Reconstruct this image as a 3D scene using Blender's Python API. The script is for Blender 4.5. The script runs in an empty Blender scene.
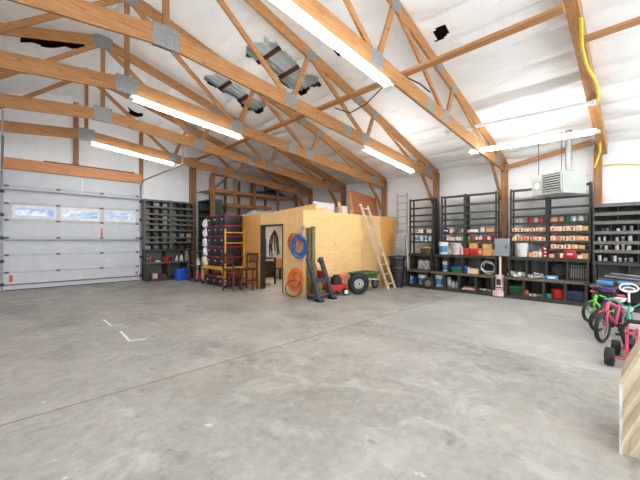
import bpy, math, random
from mathutils import Vector, Matrix
R = math.radians
rnd = random.Random(7)
SC = bpy.context.scene
COL = SC.collection

# ------------------------------------------------------------------ materials
def _ramp(nt, fac, stops):
    r = nt.nodes.new('ShaderNodeValToRGB')
    e = r.color_ramp.elements
    while len(e) < len(stops): e.new(0.5)
    for el, (p, c) in zip(e, stops):
        el.position = p; el.color = (*c, 1) if len(c) == 3 else c
    nt.links.new(fac, r.inputs[0]); return r.outputs[0]
def _coord(nt, scale=(1, 1, 1), loc=(0, 0, 0)):
    tc = nt.nodes.new('ShaderNodeTexCoord'); mp = nt.nodes.new('ShaderNodeMapping')
    mp.inputs['Scale'].default_value = scale; mp.inputs['Location'].default_value = loc
    nt.links.new(tc.outputs['Object'], mp.inputs[0]); return mp.outputs[0]
def _noise(nt, co, scale, detail=4, rough=.55, dist=0):
    n = nt.nodes.new('ShaderNodeTexNoise')
    n.inputs['Scale'].default_value = scale; n.inputs['Detail'].default_value = detail
    n.inputs['Roughness'].default_value = rough; n.inputs['Distortion'].default_value = dist
    nt.links.new(co, n.inputs['Vector']); return n.outputs['Fac']
def _mix(nt, fac, a, b, mode='MIX'):
    m = nt.nodes.new('ShaderNodeMix'); m.data_type = 'RGBA'; m.blend_type = mode
    for s, v in ((m.inputs[0], fac), (m.inputs[6], a), (m.inputs[7], b)):
        if isinstance(v, (int, float)): s.default_value = v
        elif isinstance(v, tuple): s.default_value = (*v, 1)
        else: nt.links.new(v, s)
    return m.outputs[2]
def _math(nt, op, a, b=0.0):
    m = nt.nodes.new('ShaderNodeMath'); m.operation = op
    for s, v in ((m.inputs[0], a), (m.inputs[1], b)):
        if isinstance(v, (int, float)): s.default_value = v
        else: nt.links.new(v, s)
    return m.outputs[0]
def _bump(nt, h, strength, dist=.02):
    b = nt.nodes.new('ShaderNodeBump'); b.inputs['Strength'].default_value = strength
    b.inputs['Distance'].default_value = dist; nt.links.new(h, b.inputs['Height']); return b.outputs[0]
def srgb(r, g, b):
    f = lambda c: (c/255/12.92) if c/255 <= .04045 else ((c/255+.055)/1.055)**2.4
    return (f(r), f(g), f(b))
def base_mat(name):
    m = bpy.data.materials.new(name); m.use_nodes = True
    return m, m.node_tree, m.node_tree.nodes['Principled BSDF']
def mat(name, c, c2=None, scale=6, rough=.55, metal=0, bump=0, stretch=(1, 1, 1), emit=0, trans=0, spec=.5):
    m, nt, p = base_mat(name)
    if c2 is None: c2 = tuple(min(1, x*.8) for x in c)
    co = _coord(nt, stretch); n = _noise(nt, co, scale)
    nt.links.new(_ramp(nt, n, [(.3, c2), (.7, c)]), p.inputs['Base Color'])
    p.inputs['Roughness'].default_value = rough; p.inputs['Metallic'].default_value = metal
    p.inputs['Specular IOR Level'].default_value = spec
    if bump: nt.links.new(_bump(nt, n, bump), p.inputs['Normal'])
    if emit:
        p.inputs['Emission Color'].default_value = (*c, 1); p.inputs['Emission Strength'].default_value = emit
    if trans: p.inputs['Transmission Weight'].default_value = trans
    return m
def wood_mat(name, light, dark, stretch, knots=True):
    m, nt, p = base_mat(name)
    co = _coord(nt, stretch)
    grain = _ramp(nt, _noise(nt, co, 3.0, 6, .6, .6), [(.3, dark), (.68, light)])
    big = _noise(nt, _coord(nt, (.8, .8, .8)), 1.6, 2)
    col = _mix(nt, _math(nt, 'MULTIPLY', big, .5), grain, tuple(x*.62 for x in light))
    if knots:
        v = nt.nodes.new('ShaderNodeTexVoronoi'); v.inputs['Scale'].default_value = 2.6
        nt.links.new(_coord(nt, tuple(1 if s < 2 else 2.2 for s in stretch)), v.inputs['Vector'])
        k = _ramp(nt, v.outputs['Distance'], [(.05, (1, 1, 1)), (.12, (0, 0, 0))])
        col = _mix(nt, _math(nt, 'MULTIPLY', k, .7), col, tuple(x*.35 for x in dark))
    nt.links.new(col, p.inputs['Base Color']); p.inputs['Roughness'].default_value = .6
    return m
M = {}
WL, WD = srgb(196, 142, 88), srgb(142, 92, 50)
M['wood_x'] = wood_mat('truss lumber', WL, WD, (1, 12, 12))
M['wood_y'] = wood_mat('brace lumber', WL, WD, (12, 1, 12))
M['wood_z'] = wood_mat('post lumber', srgb(178, 126, 80), srgb(118, 78, 46), (12, 12, 1))
M['wood_header'] = wood_mat('header lumber', srgb(224, 158, 112), srgb(190, 118, 76), (1, 12, 12))
M['ply'] = wood_mat('plywood', srgb(242, 202, 142), srgb(222, 172, 108), (5, 5, .9))
M['ply_h'] = wood_mat('plywood lying grain', srgb(244, 206, 146), srgb(228, 180, 116), (.9, 5, 5))
M['ply_warm'] = wood_mat('amber plywood', srgb(230, 172, 96), srgb(206, 142, 70), (5, 5, .9))
M['red_wood'] = wood_mat('dark purlin wood', srgb(112, 62, 40), srgb(60, 30, 20), (12, 1, 12), False)
M['chair_wood'] = wood_mat('mahogany chair wood', srgb(96, 44, 26), srgb(50, 20, 12), (8, 8, 1), False)
M['bench_wood'] = wood_mat('worn bench plank', srgb(116, 102, 84), srgb(66, 58, 46), (2, 2, 2), False)
M['brown_board'] = mat('brown fibreboard', srgb(172, 108, 72), srgb(150, 90, 58), 4)
M['tan_edge'] = mat('tan edge', srgb(206, 160, 118), None, 5)
M['cardboard'] = mat('cardboard', srgb(206, 160, 106), srgb(184, 136, 84), 7, .8)
M['peach'] = mat('pale carton', srgb(238, 214, 186), srgb(226, 192, 158), 12, .75)
M['orange_tan'] = mat('tan carton', srgb(222, 172, 124), srgb(200, 146, 98), 10, .75)
M['steel_dark'] = mat('dark olive painted steel', srgb(62, 60, 54), srgb(40, 38, 34), 14, .5)
M['steel_black'] = mat('blackened steel', srgb(48, 46, 44), srgb(28, 27, 26), 9, .5)
M['steel_grey'] = mat('grey shelf steel', srgb(114, 112, 107), srgb(84, 82, 78), 20, .5)
M['steel_green'] = mat('green cabinet paint', srgb(66, 92, 76), srgb(46, 68, 56), 8, .5)
M['galv'] = mat('galvanised plate', srgb(158, 160, 160), srgb(128, 130, 130), 30, .45, .5)
M['alu'] = mat('aluminium', srgb(206, 206, 202), srgb(170, 170, 166), 12, .4, .35)
M['ladder_wood'] = mat('weathered pale ladder', srgb(214, 200, 180), srgb(182, 164, 140), 10, .7)
M['white'] = mat('white paint', srgb(236, 236, 234), srgb(214, 214, 212), 5, .5)
M['door_white'] = mat('garage door enamel', srgb(202, 205, 211), srgb(192, 195, 201), 3, .5)
M['offwhite'] = mat('off white plastic', srgb(228, 226, 220), srgb(206, 202, 196), 8, .5)
M['cream'] = mat('cream moulded plastic', srgb(232, 220, 196), srgb(206, 192, 166), 5, .55)
M['heater'] = mat('heater enamel', srgb(176, 180, 174), srgb(160, 164, 158), 4, .5)
M['panel_grey'] = mat('panel grey enamel', srgb(146, 152, 158), srgb(124, 130, 136), 5, .5)
M['black'] = mat('black rubber', srgb(40, 40, 42), srgb(22, 22, 24), 18, .7)
M['black_plastic'] = mat('black plastic', srgb(30, 33, 40), srgb(20, 22, 28), 5, .45)
M['charcoal'] = mat('charcoal steel', srgb(60, 64, 72), srgb(36, 38, 44), 12, .5)
M['red'] = mat('red paint', srgb(200, 40, 40), srgb(160, 26, 28), 6, .45)
M['lid_red'] = mat('red tote lid', srgb(186, 40, 50), srgb(146, 28, 38), 4, .45)
M['orange'] = mat('orange rubber', srgb(222, 120, 52), srgb(184, 84, 32), 9, .6)
M['orange_red'] = mat('orange red plastic', srgb(232, 90, 60), srgb(206, 66, 42), 7, .5)
M['yellow'] = mat('yellow scaffold paint', srgb(232, 172, 42), srgb(206, 140, 26), 7, .5)
M['cord_yellow'] = mat('yellow cord jacket', srgb(226, 212, 60), srgb(200, 182, 40), 9, .5)
M['olive'] = mat('olive tube', srgb(136, 130, 78), srgb(100, 92, 50), 6, .5)
M['blue'] = mat('blue plastic', srgb(30, 96, 206), srgb(20, 70, 170), 5, .45)
M['blue_label'] = mat('blue printed label', srgb(70, 150, 205), srgb(40, 116, 180), 12, .5)
M['blue_dark'] = mat('navy plastic', srgb(44, 56, 104), srgb(28, 36, 74), 7, .5)
M['blue_crate'] = mat('slate blue crate', srgb(70, 86, 124), srgb(48, 60, 92), 7, .5)
M['hose_blue'] = mat('blue hose rubber', srgb(52, 104, 170), srgb(28, 64, 124), 9, .5)
M['green'] = mat('green plastic', srgb(36, 122, 74), srgb(22, 90, 52), 7, .5)
M['olive_brown'] = mat('olive brown tube', srgb(112, 98, 56), srgb(78, 64, 36), 6, .6)
M['barrow_green'] = mat('green barrow paint', srgb(60, 112, 58), srgb(40, 80, 40), 6, .5)
M['lime'] = mat('lime paint', srgb(120, 210, 60), srgb(86, 176, 40), 8, .4)
M['pink'] = mat('pink paint', srgb(226, 84, 116), srgb(196, 60, 92), 8, .4)
M['pink_pale'] = mat('pale pink plastic', srgb(226, 196, 192), srgb(206, 172, 168), 8, .5)
M['teal'] = mat('teal paint', srgb(44, 172, 156), srgb(28, 136, 124), 8, .4)
M['purple'] = mat('purple pad', srgb(96, 60, 130), None, 8, .5)
M['tarp'] = mat('navy tarp', srgb(40, 56, 96), srgb(24, 36, 66), 4, .6, bump=.4)
M['clear'] = mat('cloudy plastic', srgb(206, 210, 210), srgb(180, 184, 186), 14, .35)
M['brown'] = mat('brown board', srgb(92, 64, 46), srgb(66, 44, 32), 8, .7)
M['skylight'] = mat('fibreglass panel', srgb(214, 224, 222), srgb(188, 200, 200), 5, .4)
M['rim'] = mat('rim grey', srgb(176, 180, 176), srgb(140, 144, 140), 8, .4, .3)
M['hole'] = mat('vent shade', srgb(36, 34, 32), None, 8, .8)
def tube_mat():
    m, nt, p = base_mat('lit fluorescent tube')
    p.inputs['Base Color'].default_value = (1, 1, 1, 1)
    p.inputs['Emission Color'].default_value = (1.0, .985, .95, 1); p.inputs['Emission Strength'].default_value = 26
    n = _noise(nt, _coord(nt), 3); nt.links.new(_ramp(nt, n, [(0, (.9, .9, .9)), (1, (1, 1, 1))]), p.inputs['Base Color'])
    return m
M['tube'] = tube_mat()
def film_mat(name, a, b, st=(1, 1, 1), bs=.5):
    m, nt, p = base_mat(name)
    co = _coord(nt, st)
    n1 = _noise(nt, co, 1.3, 3); n2 = _noise(nt, co, 7, 6, .62, 1.2)
    nt.links.new(_mix(nt, _ramp(nt, n1, [(.3, (0, 0, 0)), (.75, (1, 1, 1))]), b, a), p.inputs['Base Color'])
    w = nt.nodes.new('ShaderNodeTexWave'); w.inputs['Scale'].default_value = 1.1; w.inputs['Distortion'].default_value = 9
    w.inputs['Detail'].default_value = 3; w.inputs['Detail Scale'].default_value = 1.4
    nt.links.new(co, w.inputs['Vector'])
    h = _math(nt, 'ADD', n2, _math(nt, 'MULTIPLY', w.outputs['Fac'], .35))
    nt.links.new(_bump(nt, h, bs, .05), p.inputs['Normal'])
    p.inputs['Roughness'].default_value = .42; p.inputs['Specular IOR Level'].default_value = .35
    return m
M['film'] = film_mat('white insulation film', srgb(247, 247, 246), srgb(236, 237, 238))
M['film_wall'] = film_mat('white wall insulation film', srgb(242, 243, 243), srgb(228, 230, 232), (1, 1, .45), .35)
def concrete():
    m, nt, p = base_mat('stained concrete')
    tc = nt.nodes.new('ShaderNodeTexCoord'); sx = nt.nodes.new('ShaderNodeSeparateXYZ')
    nt.links.new(tc.outputs['Object'], sx.inputs[0]); X, Y = sx.outputs[0], sx.outputs[1]
    co = _coord(nt); a = srgb(166, 162, 154); b = srgb(134, 131, 125)
    K = lambda v: (v, v, v)
    col = _ramp(nt, _noise(nt, co, .55, 6, .62, .5), [(.34, b), (.62, a)])
    col = _mix(nt, _ramp(nt, _noise(nt, _coord(nt, (.8, .4, 1), (4, 2, 0)), .8, 8, .7, .8), [(.50, K(0)), (.68, K(.62))]), col, srgb(92, 89, 85))
    col = _mix(nt, _ramp(nt, _noise(nt, _coord(nt, (1, 1, 1), (9, 5, 0)), 2.2, 8, .72, .6), [(.57, K(0)), (.70, K(.6))]), col, srgb(80, 76, 70))
    col = _mix(nt, _ramp(nt, _noise(nt, _coord(nt, (1, 1, 1), (1, 7, 0)), 1.5, 8, .72, 1.1), [(.53, K(0)), (.70, K(.55))]), col, srgb(204, 202, 196))
    col = _mix(nt, _ramp(nt, _noise(nt, _coord(nt, (1, .6, 1), (3, 3, 0)), 1.1, 6, .65, .4), [(.52, K(0)), (.7, K(.35))]), col, srgb(150, 132, 104))
    col = _mix(nt, _ramp(nt, _noise(nt, _coord(nt, (1, 1, 1), (13, 3, 0)), 4.5, 3, .5), [(.68, K(0)), (.74, K(.55))]), col, srgb(98, 80, 62))
    col = _mix(nt, _ramp(nt, _noise(nt, _coord(nt, (1, 1, 1), (3, 23, 0)), 6.5, 2, .5), [(.72, K(0)), (.75, K(.6))]), col, srgb(222, 220, 214))
    col = _mix(nt, .22, col, _ramp(nt, _noise(nt, co, 9, 9, .75, .3), [(.3, srgb(96, 94, 90)), (.7, srgb(210, 208, 202))]))
    def band(v, c, w):   # 1 within w of v == c
        return _math(nt, 'LESS_THAN', _math(nt, 'ABSOLUTE', _math(nt, 'SUBTRACT', v, c)), w)
    slab = _math(nt, 'MULTIPLY', _math(nt, 'GREATER_THAN', X, 5.0), _math(nt, 'LESS_THAN', Y, 3.78))
    col = _mix(nt, _math(nt, 'MULTIPLY', slab, .27), col, srgb(200, 202, 202))
    j = band(Y, 3.78, .012)
    j2 = _math(nt, 'MULTIPLY', band(X, 5.0, .008), _math(nt, 'LESS_THAN', Y, 3.78))
    j3 = band(Y, 9.0, .008)
    allj = _math(nt, 'MAXIMUM', j, _math(nt, 'MULTIPLY', _math(nt, 'MAXIMUM', j2, j3), .4))
    smear = _math(nt, 'MULTIPLY', band(Y, 3.86, .10), _noise(nt, co, 3, 4))
    col = _mix(nt, _math(nt, 'MULTIPLY', smear, .22), col, srgb(196, 192, 182))
    col = _mix(nt, _math(nt, 'MULTIPLY', allj, .75), col, srgb(92, 84, 74))
    nt.links.new(col, p.inputs['Base Color'])
    fine = _noise(nt, co, 24, 5); nt.links.new(_bump(nt, fine, .12, .01), p.inputs['Normal'])
    nt.links.new(_ramp(nt, _noise(nt, co, 1.1, 5), [(.3, (.38,)*3), (.7, (.62,)*3)]), p.inputs['Roughness'])
    p.inputs['Specular IOR Level'].default_value = .35
    return m
M['concrete'] = concrete()
def pane_mat():
    m, nt, p = base_mat('frosted door glass')
    n = _noise(nt, _coord(nt, (1.2, 1, 2.5), (0, 0, .4)), 3.4, 7, .7, .6)
    nt.links.new(_ramp(nt, n, [(.40, srgb(96, 140, 205)), (.52, srgb(160, 188, 226)), (.62, srgb(236, 240, 246))]), p.inputs['Emission Color'])
    p.inputs['Emission Strength'].default_value = .52  # daylight behind the frosted glass, put in as a glow
    p.inputs['Base Color'].default_value = (.1, .1, .1, 1); p.inputs['Roughness'].default_value = .15
    return m
M['pane'] = pane_mat()

# ------------------------------------------------------------------ mesh builder
class MB:
    def __init__(s): s.v = []; s.f = []
    def add(s, vs, fs):
        o = len(s.v); s.v += [Vector(v) for v in vs]; s.f += [tuple(i+o for i in f) for f in fs]; return s
    def box(s, c, d, rz=0, mx=None):
        hx, hy, hz = d[0]/2, d[1]/2, d[2]/2
        vs = [Vector((x*hx, y*hy, z*hz)) for z in (-1, 1) for y in (-1, 1) for x in (-1, 1)]
        m = mx or Matrix.Rotation(rz, 3, 'Z')
        return s.add([m @ v + Vector(c) for v in vs], [(0, 2, 3, 1), (4, 5, 7, 6), (0, 1, 5, 4), (2, 6, 7, 3), (0, 4, 6, 2), (1, 3, 7, 5)])
    def bb(s, a, b):
        return s.box([(a[i]+b[i])/2 for i in range(3)], [abs(b[i]-a[i]) for i in range(3)])
    def rbox(s, c, d, r=.02, rz=0, top=1.0):      # rounded-corner upright box, optional taper (bottom scale)
        hx, hy, hz = d[0]/2, d[1]/2, d[2]/2; ring = []
        for (sx, sy, a0) in ((1, 1, 0), (-1, 1, 90), (-1, -1, 180), (1, -1, 270)):
            for k in range(4):
                a = R(a0+30*k); ring.append((sx*(hx-r)+r*math.cos(a), sy*(hy-r)+r*math.sin(a)))
        n = len(ring); m = Matrix.Rotation(rz, 3, 'Z'); e = min(.3*r, hz*.3)
        vs = []
        for z, k in ((-hz, top*.985), (-hz+e, top), (hz-e, 1), (hz, .985)):
            vs += [m @ Vector((x*k, y*k, z)) + Vector(c) for x, y in ring]
        fs = [tuple(reversed(range(n)))] + [tuple(range(3*n, 4*n))]
        for L in range(3):
            fs += [(L*n+i, L*n+(i+1) % n, (L+1)*n+(i+1) % n, (L+1)*n+i) for i in range(n)]
        return s.add(vs, fs)
    def beam(s, p, q, w, h, up=(0, 0, 1)):
        p, q = Vector(p), Vector(q); d = (q-p); L = d.length; d.normalize()
        u = Vector(up); u = (u - d*u.dot(d))
        if u.length < 1e-4: u = Vector((0, 1, 0)) - d*d.y
        u.normalize(); sd = d.cross(u)
        m = Matrix((d, sd, u)).transposed()
        return s.box((p+q)/2, (L, w, h), mx=m)
    def cyl(s, p, q, r, r2=None, n=12):
        p, q = Vector(p), Vector(q); d = (q-p).normalized(); r2 = r if r2 is None else r2
        a = d.orthogonal().normalized(); b = d.cross(a)
        vs = [c + (a*math.cos(2*math.pi*i/n)+b*math.sin(2*math.pi*i/n))*rr for c, rr in ((p, r), (q, r2)) for i in range(n)]
        return s.add(vs, [tuple(reversed(range(n))), tuple(range(n, 2*n))] + [(i, (i+1) % n, n+(i+1) % n, n+i) for i in range(n)])
    def lathe(s, prof, c=(0, 0, 0), n=16, ax=(0, 0, 1)):
        d = Vector(ax).normalized(); a = d.orthogonal().normalized(); b = d.cross(a); c = Vector(c); vs = []
        for r, z in prof:
            vs += [c + d*z + (a*math.cos(2*math.pi*i/n)+b*math.sin(2*math.pi*i/n))*max(r, 1e-4) for i in range(n)]
        fs = []
        for k in range(len(prof)-1):
            fs += [(k*n+i, k*n+(i+1) % n, (k+1)*n+(i+1) % n, (k+1)*n+i) for i in range(n)]
        fs += [tuple(reversed(range(n))), tuple(range((len(prof)-1)*n, len(prof)*n))]
        return s.add(vs, fs)
    def ring(s, c, ax, R0, r, n=28, k=8, sx=1.0):
        d = Vector(ax).normalized(); a = d.orthogonal().normalized()
        z = Vector((0, 0, 1))
        if abs(d.z) < .9: b = (z - d*z.dot(d)).normalized(); a = b.cross(d)
        else: b = d.cross(a)
        pts = [Vector(c) + a*math.cos(2*math.pi*i/n)*R0*sx + b*math.sin(2*math.pi*i/n)*R0 for i in range(n)]
        return s.tube(pts, r, k, True)
    def tube(s, pts, r, k=6, closed=False):
        pts = [Vector(p) for p in pts]; n = len(pts); o = None; vs = []
        for i, p in enumerate(pts):
            if closed: t = (pts[(i+1) % n]-pts[i-1])
            else: t = pts[min(i+1, n-1)]-pts[max(i-1, 0)]
            t.normalize()
            if o is None: o = t.orthogonal().normalized()
            o = (o - t*o.dot(t)).normalized(); b = t.cross(o)
            vs += [p + (o*math.cos(2*math.pi*j/k)+b*math.sin(2*math.pi*j/k))*r for j in range(k)]
        fs = [(i*k+j, i*k+(j+1) % k, ((i+1) % n)*k+(j+1) % k, ((i+1) % n)*k+j) for i in range(n if closed else n-1) for j in range(k)]
        if not closed: fs += [tuple(reversed(range(k))), tuple(range((n-1)*k, n*k))]
        return s.add(vs, fs)
    def prism(s, poly, ax, a, b):        # polygon in the plane perpendicular to axis ax, from a to b
        def mk(u, v, w): return {'x': (w, u, v), 'y': (u, w, v), 'z': (u, v, w)}[ax]
        n = len(poly)
        return s.add([mk(u, v, w) for w in (a, b) for u, v in poly],
                     [tuple(reversed(range(n))), tuple(range(n, 2*n))] + [(i, (i+1) % n, n+(i+1) % n, n+i) for i in range(n)])
    def grid(s, fn, nu, nv, skip=None):
        vs = [fn(i/nu, j/nv) for i in range(nu+1) for j in range(nv+1)]; w = nv+1
        return s.add(vs, [(i*w+j, (i+1)*w+j, (i+1)*w+j+1, i*w+j+1) for i in range(nu) for j in range(nv) if not (skip and skip((i+.5)/nu, (j+.5)/nv))])
OFF = {}
def _mesh(name, mb, m, off):
    me = bpy.data.meshes.new(name)
    me.from_pydata([tuple(v-off) for v in mb.v], [], mb.f)
    import bmesh
    bm = bmesh.new(); bm.from_mesh(me); bmesh.ops.recalc_face_normals(bm, faces=bm.faces); bm.to_mesh(me); bm.free()
    me.shade_smooth(); me.set_sharp_from_angle(angle=.6)
    me.materials.append(M[m] if isinstance(m, str) else m)
    return me
def part(parent, name, mb, m, label=None):
    off = OFF.get(parent.name, Vector())
    o = bpy.data.objects.new(name, _mesh(name, mb, m, off)); COL.objects.link(o); o.parent = parent
    OFF[o.name] = off
    if label: o['label'] = label
    return o
def tag(o, label=None, cat=None, group=None, kind=None):
    if label: o['label'] = label
    if cat: o['category'] = cat
    if group: o['group'] = group
    if kind: o['kind'] = kind
    return o
def thing(name, label, cat, loc=(0, 0, 0), rz=0, group=None, world=False):
    o = bpy.data.objects.new(name, None); COL.objects.link(o); o.location = loc; o.rotation_euler = (0, 0, rz)
    o.empty_display_size = .1
    tag(o, label, cat, group)
    OFF[o.name] = Vector(loc) if world else Vector()
    return o
def solo(name, mb, m, label, cat, group=None, loc=None, rz=0):
    """a thing that is one mesh; built in world space unless loc is given"""
    off = Vector()
    if loc is None:
        xs = [v.x for v in mb.v]; ys = [v.y for v in mb.v]; zs = [v.z for v in mb.v]
        off = Vector(((min(xs)+max(xs))/2, (min(ys)+max(ys))/2, min(zs))); loc = off
    o = bpy.data.objects.new(name, _mesh(name, mb, m, off)); COL.objects.link(o)
    o.location = loc; o.rotation_euler = (0, 0, rz); OFF[o.name] = off
    return tag(o, label, cat, group)
def struct(name, mb, m, parent=None):
    if parent: return part(parent, name, mb, m)
    o = bpy.data.objects.new(name, _mesh(name, mb, m, Vector())); COL.objects.link(o); o['kind'] = 'structure'
    OFF[o.name] = Vector(); return o
def clone(src, loc, rz=0, label=None, group=None):
    r = src.copy(); COL.objects.link(r); r.location = loc; r.rotation_euler = (0, 0, rz)
    if label: r['label'] = label
    if group: r['group'] = group
    for ch in list(src.children):
        c = ch.copy(); COL.objects.link(c); c.parent = r
        for g in list(ch.children):
            d = g.copy(); COL.objects.link(d); d.parent = c
    return r
ORD = ['first', 'second', 'third', 'fourth', 'fifth', 'sixth', 'seventh', 'eighth', 'ninth', 'tenth']

# ------------------------------------------------------------------ camera
H = 1.54; F = 325.0; YAW = math.atan2(330, 325); CA, SA = math.cos(YAW), math.sin(YAW)
cam = bpy.data.objects.new('camera', bpy.data.cameras.new('camera')); COL.objects.link(cam)
cam.data.sensor_width = 36; cam.data.lens = 36*F/640; cam.data.clip_start = .05; cam.data.clip_end = 200
cam.location = (0, 0, H); cam.rotation_euler = (R(90), 0, math.atan2(-CA, SA))
SC.camera = cam
def ray(px, py):
    u = (px-320)/F; return Vector((CA+u*SA, SA-u*CA, (240-py)/F))
def onX(px, py, X): d = ray(px, py); return Vector((0, 0, H)) + d*(X/d.x)
def onY(px, py, Y): d = ray(px, py); return Vector((0, 0, H)) + d*(Y/d.y)

# ------------------------------------------------------------------ room shell
XL, XR, XM, YB, YF = -7.15, 10.62, 1.76, 13.72, -5.0
SL = .285; ZR = 6.5
def roofz(x): return ZR - SL*abs(x-XM)
fl = MB(); fl.bb((XL-.2, YF, -.2), (XR+.2, YB+.3, 0)); floor = struct('floor', fl, 'concrete')
def mark(pts, w=.022):
    b = MB()
    for p, q in zip(pts, pts[1:]): b.beam((p[0], p[1], .0006), (q[0], q[1], .0006), w*1.6, .001)
    o = part(floor, 'floor_marking', b, 'white', 'white painted corner mark'); return o
mark([(1.43, 7.42), (1.42, 6.80), (1.60, 6.74)]); mark([(1.45, 6.28), (1.41, 5.57), (1.62, 5.52)])
w = MB(); w.bb((XR, YF, 0), (XR+.15, YB+.15, roofz(XR)+.25)); struct('wall_right', w, 'film_wall')
w = MB(); w.bb((XL-.15, YF, 0), (XL, YB+.15, roofz(XR)+.25)); struct('wall_left', w, 'film_wall')
DX0, DX1, DZ = .06, 3.80, 3.70
w = MB()
w.prism([(XL, 0), (DX0, 0), (DX0, DZ), (DX1, DZ), (DX1, 0), (XR, 0), (XR, roofz(XR)+.2), (XM, ZR+.2), (XL, roofz(XL)+.2)], 'y', YB, YB+.15)
struct('wall_back', w, 'film_wall')
# insulated ceiling: film sagging between purlins and between trusses
TY = [.9+2.08*k for k in range(-2, 7)]
SKY = [(3.9, 5.58, 5.6, 6.44), (3.9, 5.5, 7.74, 8.36)]
TEAR = [(.3, 1.5, 9.68, 10.1), (3.14, 3.55, 12.45, 12.9), (5.66, 5.78, 2.5, 2.85), (5.0, 5.1, 4.5, 4.62)]
def ceilz(x, y):
    t = ((abs(x-XM))/.61) % 1.0
    k = ((y-TY[0])/2.08) % 1.0
    amp = .085+.035*math.sin(y*1.7+x*.9)
    z = roofz(x) - .02 - amp*(1-abs(2*t-1)**2.2)*(.35+.65*math.sin(math.pi*k)**.6)
    return z + .014*math.sin(7.3*x+2.1*y)*math.sin(3.1*y-1.3*x)
def hole(x, y):
    for a, b, c, d in SKY+TEAR:
        if a+.07*math.sin(y*9) < x < b+.06*math.sin(y*7+1) and c+.05*math.sin(x*8) < y < d+.05*math.sin(x*6+2): return True
    return False
ce = MB()
NU, NV = 240, 300
def cfn(side):
    x1 = XR+.05 if side > 0 else XL-.05
    def fn(u, v):
        x = XM+(x1-XM)*u; y = YF+(YB+.1-YF)*v; return Vector((x, y, ceilz(x, y)))
    return fn
def cskip(side):
    x1 = XR+.05 if side > 0 else XL-.05
    return lambda u, v: hole(XM+(x1-XM)*u, YF+(YB+.1-YF)*v)
ce.grid(cfn(1), NU, NV, cskip(1)); ce.grid(cfn(-1), 100, NV, cskip(-1))
struct('ceiling', ce, 'film')
ro = MB()
ro.add([(XM, YF, ZR+.2), (XR+.3, YF, roofz(XR+.3)+.2), (XR+.3, YB+.3, roofz(XR+.3)+.2), (XM, YB+.3, ZR+.2)], [(0, 1, 2, 3)])
ro.add([(XM, YF, ZR+.2), (XL-.3, YF, roofz(XL-.3)+.2), (XL-.3, YB+.3, roofz(XL-.3)+.2), (XM, YB+.3, ZR+.2)], [(3, 2, 1, 0)])
struct('ceiling.001', ro, 'red_wood')
# skylight panels seen where the film is torn away
for i, (a, b, c, d) in enumerate(SKY):
    wi = thing('window_%d' % (i+1), None, None); wi['kind'] = 'structure'
    pb = MB()
    pb.grid(lambda u, v: Vector((a-.12+(b-a+.24)*u, c-.25+(d-c+.5)*v, roofz(a-.12+(b-a+.24)*u)+.135+.018*math.sin(v*2*math.pi*(d-c+.5)/.17))), 4, 72)
    part(wi, 'skylight_panel', pb, 'skylight')
    for x in (a+.52, a+1.12):
        p = MB(); p.beam((x, c-.25, roofz(x)+.06), (x, d+.25, roofz(x)+.06), .05, .09); part(wi, 'purlin', p, 'red_wood')

# ------------------------------------------------------------------ posts and roof trusses
BOT0, BOT1 = 4.55, 3.66      # bottom chord height at the ridge line and at the post
def botz(x): return BOT0 + (BOT1-BOT0)*abs(x-XM)/(10.5-XM)
def topz(x): return ZR-.19 - SL*abs(x-XM)
PX = 10.5
ypost = [y for y in TY if .5 < y < 13]
yname = ['nearest', 'second nearest', 'third nearest', 'fourth nearest', 'fifth nearest', 'farthest']
post_lab = ['wooden wall post rising above the dark bin rack beside the heater',
            'wooden wall post behind the grey electrical box',
            'wooden wall post between the left and middle shelving units',
            'wooden wall post at the plywood room beside the hanging wall ladder',
            'wooden wall post above the plywood room behind the white boards',
            'wooden wall post in the far corner behind the loft']
for i, y in enumerate(ypost):
    b = MB(); b.box((PX, y, 1.9), (.15, .15, 3.8)); solo('wall_post', b, 'wood_z', post_lab[i], 'post', 'wall posts')
tr_lab = ['', 'roof truss nearest the camera, carrying the big bright tube light',
          'roof truss meeting the post between the left and middle shelving units',
          'roof truss landing above the plywood room next to the hanging ladder',
          'roof truss with its peak plate visible, third from the garage door header',
          'roof truss closest to the garage door, with a tube light beneath']
tr_lab[4] = 'roof truss whose ridge plate shows at the top left of the picture'
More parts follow.
